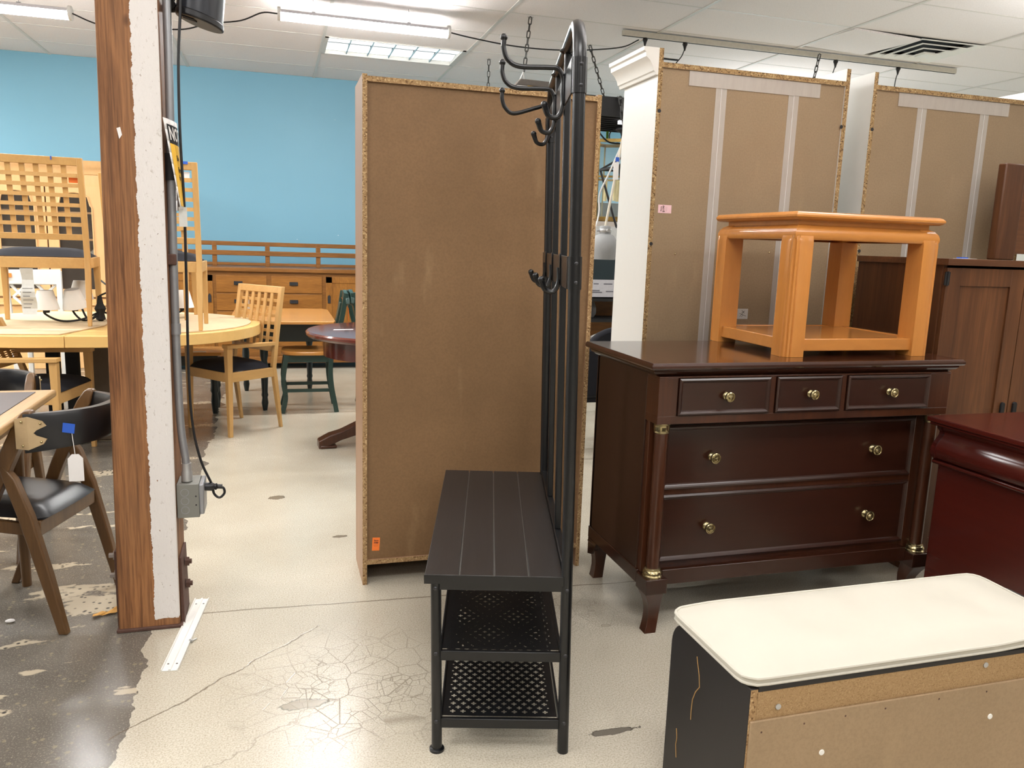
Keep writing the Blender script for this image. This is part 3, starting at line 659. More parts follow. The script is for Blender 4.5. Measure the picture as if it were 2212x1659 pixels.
# ------------------------------------------------------------------ mahogany dresser
dr = thing('dresser', 'dark mahogany dresser with brass knobs and corner columns under the honey end table', 'dresser', (1.18, 2.26, 0))
W, DP = 1.172, .53
def slab(b, x0, x1, y0, y1, prof):   # stacked ring profile: (inset, z)
    rings = [[(x0 + i, y0 + i, z), (x1 - i, y0 + i, z), (x1 - i, y1, z), (x0 + i, y1, z)] for i, z in prof]
    V = [[b.bm.verts.new(p) for p in r] for r in rings]
    for A, B in zip(V, V[1:]):
        for k in range(4): b.bm.faces.new((A[k], A[(k + 1) % 4], B[(k + 1) % 4], B[k]))
    b.bm.faces.new(V[0][::-1]); b.bm.faces.new(V[-1]); return b
slab(MB(), -.040, W + .040, -.010, .568, [(.012, .916), (.004, .919), (0, .924), (0, .931), (.004, .937), (.006, .94)]).build('top', m_mahogtop, dr, bevel=.0012)
slab(MB(), -.030, W + .030, .0, .55, [(.028, .893), (.022, .899), (.012, .903), (.006, .910), (.004, .916)]).build('cove_moulding', m_mahog, dr)
c = MB(); c.box((0, .10, .158), (.018, DP, .893)); c.box((W - .018, .10, .158), (W, DP, .893)); c.box((0, DP - .02, .158), (W, DP - .008, .893))
c.build('side_panel', m_mahogside, dr, bevel=.001)
c = MB(); c.box((.0, .012, .735), (W, .10, .762)); c.box((0, .012, .888), (W, .10, .8935)); c.box((.018, .03, .762), (W - .018, .10, .888)); c.box((0, .012, .762), (.068, .10, .888)); c.box((W - .09, .012, .762), (W, .10, .888)); c.box((.414, .012, .762), (.436, .03, .888)); c.box((.70, .012, .762), (.722, .03, .888))
c.build('frieze', m_mahogz, dr, bevel=.001)
c = MB(); c.box((.006, .075, .2), (.07, .105, .735)); c.box((W - .07, .075, .2), (W - .006, .105, .735)); c.box((.07, .085, .2), (W - .07, .11, .735))
c.build('lower_case', m_mahogz, dr, bevel=.001)
c = MB(); c.box((-.004, .004, .145), (.074, .085, .198)); c.box((W - .074, .004, .145), (W + .004, .085, .198)); c.box((.074, .045, .158), (W - .074, .09, .212)); c.box((-.004, .085, .158), (.014, DP, .205)); c.box((W - .014, .085, .158), (W + .004, DP, .205))
c.build('plinth_rail', m_mahog, dr, bevel=.002)
for x in (-.004, W - .014): MB().prism([(DP - .085, .158), (DP - .004, .158), (DP - .004, .09), (DP - .04, .1), (DP - .07, .13)], x, x + .018, lambda u, v, h: (h, u, v)).build('bracket', m_mahog, dr)
def foot(x, y, sx, sy, fl_=1.0):
    b = MB(); N = 6; R = []
    for i in range(N + 1):
        t = i / N; z = .145 * (1 - t); k = .033 - .012 * t - .006 * sin(pi * t); off = -.004 + .020 * sin(pi * t * .9) - .010 * t * t
        off *= fl_; cx, cy = x + sx * off, y + sy * off
        R.append([b.bm.verts.new((cx + a * k, cy + c_ * k, z)) for a, c_ in ((-1, -1), (1, -1), (1, 1), (-1, 1))])
    for A, B in zip(R, R[1:]):
        for k in range(4): b.bm.faces.new((A[k], A[(k + 1) % 4], B[(k + 1) % 4], B[k]))
    b.bm.faces.new(R[0]); b.bm.faces.new(R[-1][::-1]); b.build('foot', m_mahogz, dr, True, bevel=.0015)
foot(.034, .042, 1, 1); foot(W - .034, .042, -1, 1); foot(.029, DP - .03, 1, -1, .25); foot(W - .029, DP - .03, -1, -1, .25)
for x in (.034, W - .034):
    col_ = MB().tube([(x, .042, .225), (x, .042, .705)], .0225, 20).build('column', m_mahogz, dr, True)
    MB().lathe([(.034, .198), (.034, .203), (.030, .207), (.033, .212), (.031, .219), (.027, .222), (.028, .227), (.023, .230)], (x, .042, 0)).build('column_base', m_brass, col_, True)
    MB().lathe([(.0235, .700), (.026, .703), (.025, .708), (.027, .711), (.0265, .728), (.030, .732), (.030, .735)], (x, .042, 0)).build('column_capital', m_brass, col_, True)
KNOB = [None]
def knob(parent, x, y, z, s=1.0):
    if KNOB[0] is None:
        KNOB[0] = o = MB().lathe([(.013, 0), (.014, .003), (.0125, .006), (.008, .009), (.007, .014), (.009, .017), (.016, .020), (.0175, .024), (.0165, .028), (.014, .0295), (.0125, .0275), (.009, .028), (.006, .0335), (.001, .035)], (0, 0, 0), (0, -1, 0), 22).build('knob', m_brass, parent, True)
    else: o = KNOB[0].copy(); COL.objects.link(o); o.parent = parent
    o.location = (x, y, z); o.scale = (s, s, s)
def drawer(parent, x0, x1, z0, z1, y, mat_, fw=.016, knobs=(), proud=.006, name='drawer', knob_s=1.0):
    b = MB(); lv = [(0, 0), (0, -proud), (fw * .35, -proud - .003), (fw * .6, -proud), (fw * .75, -proud + .002), (fw, .0015)]
    R = [[b.bm.verts.new(p) for p in ((x0 + i, y + d, z0 + i), (x1 - i, y + d, z0 + i), (x1 - i, y + d, z1 - i), (x0 + i, y + d, z1 - i))] for i, d in lv]
    for A, B in zip(R, R[1:]):
        for k in range(4): b.bm.faces.new((A[k], A[(k + 1) % 4], B[(k + 1) % 4], B[k]))
    b.bm.faces.new(R[-1])
    b.bm.faces.new(R[0][::-1])
    o = b.build(name, mat_, parent)
    for kx, kz in knobs: knob(o, kx, y + .0015, kz, knob_s)
    return o
m_mahdraw = wood('mahogany drawer front', (42, 20, 12), (58, 29, 18), 'x', .3, .2, 4, .08, .6, .5, .1)
drawer(dr, .070, .412, .765, .887, .011, m_mahdraw, knobs=[(.248, .826)])
drawer(dr, .438, .698, .765, .887, .011, m_mahdraw, knobs=[(.577, .826)])
drawer(dr, .724, 1.077, .765, .887, .011, m_mahdraw, knobs=[(.907, .826)])
drawer(dr, .066, 1.106, .490, .715, .083, m_mahdraw, .02, [(.255, .598), (.925, .598)], knob_s=1.12)
drawer(dr, .066, 1.106, .226, .470, .083, m_mahdraw, .02, [(.255, .345), (.925, .345)], knob_s=1.12)

# ------------------------------------------------------------------ honey end table on the dresser
et = thing('end_table', 'square honey maple end table with a lower shelf standing on the mahogany dresser', 'end table', (1.695, 2.352, .9405))
W, DP, HT = .622, .515, .502
def legcol(x0, y0, sx, sy):
    b = MB(); k = .078; prof = [(0, 0), (.002, .40), (.008, .43), (.02, .452), (.04, .462)]; R = []
    # outline with two flutes at the outer corner
    base = [(0.0, k), (0.0, .027), (.006, .024), (.001, .019), (.003, .012), (.011, .011), (.012, .003), (.019, .001), (.024, .006), (.027, 0.0), (k, 0.0), (k, k)]
    for ins, z in prof:
        R.append([b.bm.verts.new((x0 + sx * max(u, min(ins, k)) , y0 + sy * max(v_, min(ins, k)), z)) for u, v_ in base])
    n = len(base)
    for A, B in zip(R, R[1:]):
        for i in range(n): b.bm.faces.new((A[i], A[(i + 1) % n], B[(i + 1) % n], B[i]))
    b.bm.faces.new(R[0][::-1]); b.bm.faces.new(R[-1])
    b.build('leg', m_honeyz, et, True)
for sx in (1, -1):
    for sy in (1, -1): legcol(0 if sx > 0 else W, 0 if sy > 0 else DP, sx, sy)
b = MB()
for i, z in [(.02, .405), (.008, .411), (.006, .425), (.014, .442), (.032, .456)]: pass
def ring_rail(prof, name, m):
    b = MB(); R = [[b.bm.verts.new(p) for p in ((i, i, z), (W - i, i, z), (W - i, DP - i, z), (i, DP - i, z))] for i, z in prof]
    for A, B in zip(R, R[1:]):
        for k in range(4): b.bm.faces.new((A[k], A[(k + 1) % 4], B[(k + 1) % 4], B[k]))
    return b.build(name, m, et, True)
ring_rail([(.06, .408), (.010, .408), (.006, .414), (.006, .428), (.010, .440), (.020, .452), (.034, .458), (.034, .476), (.06, .476)], 'apron', m_honey)
slab(MB(), .0, W, .0, DP, [(.012, .474), (.002, .478), (-.004, .484), (-.004, .490), (.002, .497), (.012, .502)]).build('top', m_honey, et, True, bevel=.002)
MB().box((.04, .04, .022), (W - .04, DP - .04, .062)).build('lower_shelf', m_honey, et, bevel=.003)
MB().box((.05, .012, .020), (W - .05, .04, .064)).box((.012, .05, .020), (.04, DP - .05, .064)).box((.05, DP - .04, .020), (W - .05, DP - .012, .064)).box((W - .04, .05, .020), (W - .012, DP - .05, .064)).build('shelf_rail', m_honey, et, bevel=.003)

# ------------------------------------------------------------------ white bookcases turned backwards
def white_bookcase(x, label, crown, w_, tapes, top_tape):
    t = thing('white_bookcase', label, 'bookcase', (x, 3.1, 0), 0, 'white bookcases turned back to front'); H, DP = 2.105, .33
    for q in (0, w_ - .02):
        s_ = MB().box((q, .0006, 0), (q + .02, DP, H)).build('side_panel', m_whitemelamine, t)
        MB().box((q, 0, 0), (q + .02, .0006, H)).build('raw_edge', m_particledark, s_)
    s_ = MB().box((.02, .0012, 2.032), (w_ - .02, DP, 2.052)).build('top_panel', m_whitemelamine, t)
    MB().box((.02, .0006, 2.032), (w_ - .02, .0012, 2.052)).build('raw_edge', m_particledark, s_)
    for z in (.06, .4, .8, 1.2, 1.6): MB().box((.02, .014, z), (w_ - .02, DP - .005, z + .018)).build('shelf', m_whitemelamine, t)
    e = [.02] + [a for a in tapes] + [w_ - .02]
    for a, c_ in zip(e, e[1:]): MB().box((a + .0006, .008, .06), (c_ - .0006, .011, 2.032)).build('back_panel', m_hardlight, t)
    for a in tapes:
        MB().box((a - .026, .0069, .06), (a + .026, .0074, 2.03)).build('tape_strip', m_clear, t)
        MB().box((a - .0009, .0058, .06), (a + .0009, .0066, 2.03)).build('tape_ridge', m_whiteplastic, t)
    MB().box((top_tape[0], .0052, 1.972), (top_tape[1], .0056, 2.030)).build('tape_strip', m_clear, t)
    for q, z in ((.0105, 1.86), (w_ - .0105, 1.86), (.0105, 1.32)): MB().lathe([(.008, 0), (.008, .0008)], (q + (.004 if q < .1 else -.012), .0, z), (0, -1, 0), 12).build('cam_hole', m_inkblack, t)
    if crown:
        P = [(0, 2.0), (-.012, 2.0), (-.016, 2.012), (-.022, 2.016), (-.028, 2.035), (-.042, 2.055), (-.058, 2.068), (-.060, 2.085), (-.068, 2.09), (-.070, 2.105), (0, 2.105)]
        MB().prism(P, -.0, DP + .03, lambda u, v, h: (u, h, v)).build('crown_moulding', m_white, t, bevel=.001)
    return t
wb1 = white_bookcase(1.512, 'white bookcase with crown moulding, hardboard back showing, behind the honey end table', True, .93, (.30, .655), (.145, .785))
wb2 = white_bookcase(2.57, 'white bookcase back behind the brown cabinet at the right edge', False, .95, (.283, .644), (.145, .785))
price_label(wb1, .072, .008, 1.467, .034, .062, m_pink, '$199', rad(90))
lb = MB().box((.409, .0072, 1.002), (.517, .0079, 1.048)).build('warning_label', m_greylabel, wb1)
b = MB(); g_ = lambda x, z: (.409 + x * .108, .0068, 1.002 + z * .046)
def stroke(b, p, q, w=.0016):
    P, Q = Vector(g_(*p)), Vector(g_(*q)); d = (Q - P).normalized(); n = Vector((-d.z, 0, d.x)) * w / 2; b.quad(P - n, Q - n, Q + n, P + n)
for p, q in (((.12, .9), (.18, .7)), ((.18, .9), (.12, .7)), ((.26, .22), (.26, .85)), ((.26, .85), (.38, .85)), ((.38, .85), (.36, .22)), ((.31, .22), (.31, .8)), ((.26, .22), (.36, .22)), ((.60, .55), (.92, .28)), ((.62, .22), (.84, .8)), ((.80, .75), (.70, .6)), ((.7, .85), (.84, .55)), ((.78, .4), (.70, .2))): stroke(b, p, q)
b.build('pictogram', m_inkblack, lb)
for x, z in ((.135, 1.28), (.60, 1.30)): MB().sphere((x, .008, z), .004, n=8).build('nail_head', m_brass, wb1, True)

# ------------------------------------------------------------------ rustic brown cabinet
cb_ = thing('brown_cabinet', 'rustic brown two door cabinet behind the mahogany dresser on the right', 'cabinet', (2.51, 2.505, 0))
W, DP, H = .80, .50, 1.30
MB().box((-.012, -.012, H - .026), (W + .012, DP, H)).build('top', m_cabx, cb_, bevel=.0015)
c = MB(); c.box((0, .022, .0), (.018, DP, H - .026)); c.box((W - .018, .022, 0), (W, DP, H - .026)); c.box((.018, DP - .01, .05), (W - .018, DP - .004, H - .026)); c.box((.018, .03, .06), (W - .018, DP - .01, .078))
c.build('carcass', m_cab, cb_, bevel=.0008)
MB().box((.018, .035, 0), (W - .018, .045, .06)).build('kick_board', m_cab, cb_)
for i in (0, 1):
    x0 = .003 + i * (W / 2 - .001); x1 = x0 + W / 2 - .005; d = thing_d = MB()
    d.box((x0, .002, .07), (x0 + .07, .021, H - .036)); d.box((x1 - .07, .002, .07), (x1, .021, H - .036)); d.box((x0 + .07, .002, H - .106), (x1 - .07, .021, H - .036)); d.box((x0 + .07, .002, .07), (x1 - .07, .021, .15)); d.box((x0 + .07, .010, .15), (x1 - .07, .018, H - .106))
    dd = d.build('door', m_cab, cb_, bevel=.0008)
    hx = x1 - .03 if i == 0 else x0 + .03
    MB().prism([(-.010, -.03), (.010, -.03), (.010, .02)] + [(.010 * cos(a), .02 + .010 * sin(a)) for a in [pi * k / 8 for k in range(1, 8)]] + [(-.010, .02)], -.008, .002, lambda u, v, h: (hx + u, h, .69 + v)).build('pull', m_matblack, dd, bevel=.002)
    ex = x0 if i == 0 else x1
    for z in (.2, 1.222):
        hg_ = MB().box((ex - .012, -.002, z - .026), (ex + .012, .003, z + .026)); hg_.tube([(ex, -.003, z - .028), (ex, -.003, z + .028)], .0035, 8); hg_.build('hinge', m_matblack, dd, True)
tk = thing('price_tag', 'white price tag with blue tape lying on the brown cabinet top', 'tag', (2.62, 2.56, 1.3004))
MB().box((0, 0, 0), (.085, .035, .0012)).build('card', m_paper, tk); MB().box((.012, .005, .0012), (.045, .03, .006)).build('tape', m_bluetape, tk)
bx = thing('wooden_headboard', 'brown wooden board standing on the cabinet at the far right edge', 'board', (3.195, 2.93, 1.301))
MB().box((0, 0, 0), (.12, .045, .435)).build('post', m_cab, bx, bevel=.006); MB().box((.12, .012, .03), (.7, .036, .40)).build('panel', m_cabx, bx, bevel=.002)
cb_['label'] = 'rustic brown two door cabinet behind the mahogany dresser on the right'

# ------------------------------------------------------------------ cherry chest
rc = thing('cherry_chest', 'glossy cherry red chest with an ogee drawer at the right edge', 'chest', (2.20, 2.185, 0))
def rcf(poly, y0, y1, name, m=m_red, **k): return MB().prism(poly, y0, y1, lambda u, v, h: (u, -h, v)).build(name, m, rc, **k)
LY = 1.02
slab_ = MB(); slab_.box((-.004, -LY - .02, .733), (.52, .016, .752)); slab_.box((.004, -LY - .01, .722), (.52, .008, .733)); slab_.build('top', m_red, rc, bevel=.004)
og = [(.06, .722), (.022, .722), (.024, .712), (.036, .700), (.034, .688), (.022, .672), (.008, .652), (.004, .632), (.010, .612), (.026, .600), (.06, .598)]
rcf(og, .03, LY - .03, 'ogee_drawer', m_red, smooth=True)
m_reddk = plain('dark cherry scroll', (60, 16, 12), .25, coat=.3)
for a in (.012, LY - .030): rcf([(u + (-.004 if u < .05 else 0), v) for u, v in og], a, a + .018, 'ogee_end', m_reddk, smooth=True)
MB().tube([(.024, -.01, .592), (.024, -LY + .01, .592)], .008, 10).build('bead', m_red, rc, True)
MB().box((.036, -LY + .02, .05), (.50, -.02, .722)).build('body', m_red, rc, bevel=.003)
MB().box((.025, -LY + .01, .0), (.51, -.01, .07)).build('base', m_red, rc, bevel=.006)

# ------------------------------------------------------------------ storage bench from behind, with cushion
bn = thing('storage_bench', 'espresso storage bench showing its unfinished hardboard back at the lower right', 'bench', (.884, 1.233, 0))
BW, BD, BH = .95, .322, .452
sp_ = [(0, 0), (BD, 0), (BD, BH - .075)] + [(BD - .065 + .065 * cos(a), BH - .067 + .065 * sin(a)) for a in [pi / 2 * k / 8 for k in range(9)]] + [(0, BH - .004)]
for x in (0, BW - .018):
    q = MB().prism(sp_, x, x + .018, lambda u, v, h: (h, u + .0006, v)).build('side_panel', m_espresso, bn, bevel=.0015)
    MB().box((x + .001, 0, 0), (x + .017, .0007, BH - .006)).build('raw_edge', m_particle, q)
MB().box((.018, .0008, .372), (BW - .018, .018, BH - .012)).build('back_rail', m_particlefine, bn)
MB().box((.018, .0, BH - .0125), (BW - .018, BD - .01, BH - .001)).build('seat_board', m_espresso, bn, bevel=.0015)
MB().box((.004, -.005, .0), (BW - .004, .0, .379)).build('back_panel', m_hardbench, bn, bevel=.0008)
MB().box((.018, .1, .0), (BW - .018, BD - .02, .04)).build('bottom', m_espresso, bn)
mn = m_chrome
for x, z, y in ((.067, .402, .0), (.592, .425, .0)): MB().lathe([(.0062, 0), (.0062, .0015), (.004, .002)], (x, y, z), (0, -1, 0), 14).build('screw', mn, bn, True)
for x, z in ((.18, .285), (.62, .30)): MB().lathe([(.0065, 0), (.006, .0015)], (x, -.005, z), (0, -1, 0), 14).build('screw_cap', m_white, bn, True)
for x, z in ((.03, .362), (.13, .366), (.23, .368), (.33, .37), (.47, .372), (.6, .371)): MB().sphere((x, -.005, z - .008), .0022, (1, .4, 1), 8).build('staple_nail', m_rust, bn, True)
sq = MB().tube([Vector((-.0004, y, z)) for y, z in ((.205, .408), (.19, .37), (.185, .345), (.20, .325), (.21, .30), (.212, .27), (.211, .25))], .0012, 5).tube([Vector((-.0004, y, z)) for y, z in ((.27, .19), (.265, .17), (.268, .15), (.262, .12))], .0012, 5)
sq.build('scratch', plain('scratch exposing board', (168, 130, 78), .8), bn)
cu = thing('bench_cushion', 'cream piped cushion lying on the espresso storage bench', 'cushion', (.884, 1.236, BH))
N1, N2 = 36, 16; x0, x1, y0, y1 = -.012, .885, -.004, .316
def cpt(u, v, top):
    R_ = .036; x = x0 + (x1 - x0) * u; y = y0 + (y1 - y0) * v; cxm, cym = (x0 + x1) / 2, (y0 + y1) / 2
    hx, hy = (x1 - x0) / 2, (y1 - y0) / 2; a, b_ = (x - cxm), (y - cym)
    ex, ey = abs(a) - (hx - R_), abs(b_) - (hy - R_)
    if ex > 0 and ey > 0:
        m_ = max(ex, ey); l = math.hypot(ex, ey); k = m_ / l if l > 0 else 1
        a = math.copysign(hx - R_ + ex * k, a); b_ = math.copysign(hy - R_ + ey * k, b_)
    e = min(1 - abs(2 * u - 1), 1); f_ = min(1 - abs(2 * v - 1), 1)
    dome = (1 - (1 - min(1, e * 3.2)) ** 2) * (1 - (1 - min(1, f_ * 2.2)) ** 2)
    wr = .0025 * sin(x * 31 + y * 14) * dome + .003 * sin(x * 11 + 1.3) * dome
    lift = .016 * max(0, (.25 - v) / .25) * max(0, min(1, (x - .62) / .25)) + .006 * v * (1 if x > .1 else x / .1)
    return Vector((cxm + a, cym + b_, (.016 + .022 * dome + wr + lift) if top else .002 + lift * .7))
b = MB(); T_ = [[b.bm.verts.new(cpt(i / N1, j / N2, True)) for j in range(N2 + 1)] for i in range(N1 + 1)]
B_ = [[b.bm.verts.new(cpt(i / N1, j / N2, False)) for j in range(N2 + 1)] for i in range(N1 + 1)]
for i in range(N1):
    for j in range(N2): b.bm.faces.new((T_[i][j], T_[i + 1][j], T_[i + 1][j + 1], T_[i][j + 1])); b.bm.faces.new((B_[i][j], B_[i][j + 1], B_[i + 1][j + 1], B_[i + 1][j]))
loop = [(i, 0) for i in range(N1)] + [(N1, j) for j in range(N2)] + [(N1 - i, N2) for i in range(N1)] + [(0, N2 - j) for j in range(N2)]
for a, c_ in zip(loop, loop[1:] + loop[:1]): b.bm.faces.new((B_[a[0]][a[1]], B_[c_[0]][c_[1]], T_[c_[0]][c_[1]], T_[a[0]][a[1]]))
b.build('pad', m_cushion, cu, True)
pp = [cpt(i / N1, j / N2, True) + Vector((0, 0, .001)) for i, j in loop]; MB().tube(pp, .0036, 7, closed=True).build('piping', m_cushion, cu, True)
pb = [cpt(i / N1, j / N2, False) + Vector((0, 0, .002)) for i, j in loop]; MB().tube(pb, .0032, 7, closed=True).build('piping', m_cushion, cu, True)

# ------------------------------------------------------------------ lattice dining chairs (origin between the rear feet, +x is forward)
def lattice_chair(label, loc, rz, w_=.50, d=.41, hb=.965, hs=.425, nv=6, nh=6, arms=None, group='beech lattice back chairs', z=0.0):
    t = thing('lattice_chair', label, 'chair', (loc[0], loc[1], z), rz, group); hw = w_ / 2; pw, pt = .032, .03
    def back(zz):   # x of the rear post at height zz
        if zz < hs: return .055 * (zz / hs)
        return .055 - .085 * ((zz - hs) / (hb - hs)) ** 1.1
    for s_ in (-1, 1):
        b = MB(); zs = [0, .2, hs - .06, hs, .6, .78, hb]; R = []
        for zz in zs:
            k = pt * (.62 if zz == 0 else .85 if zz < hs - .1 else 1); R.append([b.bm.verts.new((back(zz) + i * k / 2, s_ * (hw - pw / 2) + j * pw / 2 * (.7 if zz == 0 else 1), zz)) for i, j in ((-1, -1), (1, -1), (1, 1), (-1, 1))])
        for A, B in zip(R, R[1:]):
            for k in range(4): b.bm.faces.new((A[k], A[(k + 1) % 4], B[(k + 1) % 4], B[k]))
        b.bm.faces.new(R[0]); b.bm.faces.new(R[-1]); b.build('rear_post', m_beech, t, bevel=.003)
        fh = arms if arms else hs
        MB().hexa([(d - .013, s_ * (hw - .016) - .012, 0), (d + .013, s_ * (hw - .016) - .012, 0), (d + .013, s_ * (hw - .016) + .012, 0), (d - .013, s_ * (hw - .016) + .012, 0)], [(d - .024, s_ * (hw - .02) - .02, fh), (d + .018, s_ * (hw - .02) - .02, fh), (d + .018, s_ * (hw - .02) + .02, fh), (d - .024, s_ * (hw - .02) + .02, fh)]).build('front_leg', m_beech, t, bevel=.003)
        if arms:
            MB().hexa([(back(arms), s_ * (hw - .035), arms - .012), (back(arms), s_ * (hw + .0), arms - .012), (d + .024, s_ * (hw + .012), arms), (d + .024, s_ * (hw - .045), arms)], [(back(arms), s_ * (hw - .035), arms + .012), (back(arms), s_ * (hw + .0), arms + .012), (d + .024, s_ * (hw + .012), arms + .024), (d + .024, s_ * (hw - .045), arms + .024)]).build('armrest', m_beechx, t, bevel=.003)
    b = MB(); b.box((.045, -hw + .03, hs - .062), (.065, hw - .03, hs)); b.box((d - .015, -hw + .02, hs - .062), (d + .010, hw - .02, hs))
    for s_ in (-1, 1): b.box((.04, s_ * (hw - .025), hs - .062), (d, s_ * (hw - .003), hs))
    b.build('seat_frame', m_beechx, t, bevel=.002)
    b = MB(); n = 10; G = []
    for i in range(n + 1):
        row = []
        for j in range(n + 1):
            u, v_ = 2 * i / n - 1, 2 * j / n - 1; h = (1 - abs(u) ** 4) * (1 - abs(v_) ** 4)
            row.append(b.bm.verts.new(((.062 + d + .016) / 2 + u * (d + .016 - .062) / 2, v_ * (hw - .012), hs + .004 + .052 * h ** .6)))
        G.append(row)
    for i in range(n):
        for j in range(n): b.bm.faces.new((G[i][j], G[i + 1][j], G[i + 1][j + 1], G[i][j + 1]))
    b.bm.faces.new([G[0][j] for j in range(n + 1)] + [G[i][n] for i in range(1, n + 1)] + [G[n][j] for j in range(n - 1, -1, -1)] + [G[i][0] for i in range(n - 1, 0, -1)])
    b.build('seat_cushion', m_blackfab, t, True)
    z0, z1 = hs + .14, hb
    MB().hexa(*[[(back(zz) - .012, -hw + .012, zz), (back(zz) + .012, -hw + .012, zz), (back(zz) + .012, hw - .012, zz), (back(zz) - .012, hw - .012, zz)] for zz in (hb - .045, hb)]).build('top_rail', m_beechx, t, bevel=.003)
    MB().hexa(*[[(back(zz) - .012, -hw + .02, zz), (back(zz) + .012, -hw + .02, zz), (back(zz) + .012, hw - .02, zz), (back(zz) - .012, hw - .02, zz)] for zz in (z0 - .035, z0)]).build('bottom_rail', m_beechx, t, bevel=.002)
    zb, zt = z0, hb - .045; gw = (w_ - .064) / (nv + 1)
    for k in range(1, nv + 1):
        y = -hw + .032 + gw * k; b = MB(); zs = [zb - .01, (zb + zt) / 2, zt + .01]; sw = gw * .2
        for za, zc in zip(zs, zs[1:]): b.hexa(*[[(back(q) + .001, y - sw, q), (back(q) + .009, y - sw, q), (back(q) + .009, y + sw, q), (back(q) + .001, y + sw, q)] for q in (za, zc)])
        b.build('vertical_slat', m_beech, t)
    gh = (zt - zb) / (nh + 1)
    for k in range(1, nh + 1):
        zz = zb + gh * k; x = back(zz); MB().box((x - .009, -hw + .025, zz - gh * .2), (x, hw - .025, zz + gh * .2)).build('cross_slat', m_beechx, t)
    return t
def fwd(fx, fy): return math.atan2(fy, fx)
ZT = .72
lc1 = lattice_chair('beech lattice back chair standing on the pale oval table, nearest the left edge', (-1.345, 5.265), fwd(-.06, 1), .555, .43, .98, .405, z=ZT + .008)
lc2 = lattice_chair('beech lattice back chair standing on the pale table just right of the post', (-.675, 5.06), fwd(.0, 1), .50, .40, .975, .405, z=ZT + .008)
lc3 = lattice_chair('beech lattice back chair standing on the pale table hidden behind the post', (-.815, 5.69), fwd(.06, 1), .50, .40, .93, .405, z=ZT + .008)
lc4 = lattice_chair('beech lattice back armchair with black seat standing on the floor in the aisle', (-.125, 5.735), fwd(-.769, -.64), .455, .41, .965, .425, 5, 6, arms=.585)
lc5 = lattice_chair('beech lattice armchair on the floor half under the pale oval table', (-1.53, 5.08), fwd(.98, -.2), .46, .41, .64, .41, 5, 3, arms=.585)
MB().box((-.0, -.002, 0), (.055, .004, .02)).build('blue_tape', m_bluetape, lc1).location = (-.045, -.12, .962)
MB().box((0, 0, 0), (.003, .05, .05)).build('price_tag', m_orange, lc1).location = (-.004, -.246, .84)
MB().box((0, 0, 0), (.003, .028, .05)).build('price_tag', m_paper, lc1).location = (-.004, -.272, .84)
MB().box((0, 0, 0), (.004, .045, .015)).build('blue_tape', m_bluetape, lc2).location = (-.044, -.20, .962)
MB().box((0, 0, 0), (.003, .04, .06)).build('price_tag', m_paper, lc2).location = (-.02, -.205, .86)
MB().tube([(-.033, -.155, .96), (-.035, -.15, .88)], .0015, 5).box((-.037, -.168, .79), (-.034, -.138, .88)).build('price_tag', m_paper, lc4)
# plastic sleeve with printed sheet hanging from the first chair
sl = thing('plastic_sleeve', 'long wrinkled grey plastic sleeve hanging under the left chair seat on the table', 'sleeve', (-1.365, 5.14, .81))
b = MB()
for k in range(8): 
    za, zc = .265 - .033 * k, .265 - .033 * (k + 1); wv = lambda q: .01 * sin(q * 40); tw = lambda q: .034 + .006 * sin(q * 23)
    b.hexa([(-tw(zc), wv(zc), zc), (tw(zc), wv(zc) + .006, zc), (tw(zc), wv(zc) + .009, zc), (-tw(zc), wv(zc) + .003, zc)], [(-tw(za), wv(za), za), (tw(za), wv(za) + .006, za), (tw(za), wv(za) + .009, za), (-tw(za), wv(za) + .003, za)])
b.build('sleeve', m_bag, sl, True)
b = MB()
for k in range(6): b.box((-.024, -.0125, .04 + .022 * k), (.012 + .008 * (k % 3), -.0115, .043 + .022 * k))
b.build('printed_lines', m_inkblack, sl)

# ------------------------------------------------------------------ pale oval table
tb = thing('oval_table', 'pale maple oval pedestal table carrying lattice chairs behind the post', 'table')
R_, CY = .75, 5.60
def oval(r, xa, xb, n=28): 
    return [(xb + r * cos(a), CY + r * sin(a)) for a in [-pi / 2 + pi * k / n for k in range(n + 1)]] + [(xa + r * cos(a), CY + r * sin(a)) for a in [pi / 2 + pi * k / n for k in range(n + 1)]]
for nm, x0, x1 in (('table_top', -1.128, 9), ('table_leaf', -9, -1.131)):
    P = oval(R_, -1.28, -.86); P = [(min(max(u, x0), x1), v_) for u, v_ in P]
    Q = [P[0]]
    for p in P[1:]:
        if (Vector(p) - Vector(Q[-1])).length > 1e-4: Q.append(p)
    MB().prism(Q, ZT - .066, ZT).build(nm, m_tabletop, tb, bevel=.003)
c = MB()
c.box((-1.16, 5.48, .24), (-.90, 5.74, ZT - .066)); c.build('pedestal', m_stone, tb, bevel=.01)
for k in range(4): MB().box((-1.24 - .03 * k, 5.40 - .03 * k, .24 - .04 * (k + 1)), (-.82 + .03 * k, 5.82 + .03 * k, .236 - .04 * k)).build('plinth_slab', m_stone, tb, bevel=.006)
MB().box((-1.4, 5.35, .0), (-.66, 5.85, .08)).build('pedestal_foot', m_stone, tb, bevel=.01)
for x, y in ((-1.31, 5.34), (-1.195, 5.30)): MB().box((x - .035, y - .03, 0), (x + .035, y + .03, ZT - .066)).build('support_leg', m_matblack, tb, bevel=.003)
p1 = [(-1.16, 4.895), (-1.02, 5.35), (-1.02, 6.2), (-1.5, 6.28), (-1.9, 5.95), (-1.93, 5.3), (-1.7, 5.02), (-1.45, 4.91)]
tag(MB().prism(p1, ZT + .0003, ZT + .0078).build('table_pad', m_pad, None, bevel=.002), 'tan felt table pad under the left lattice chair on the oval table', 'table pad', 'tan felt table pads')
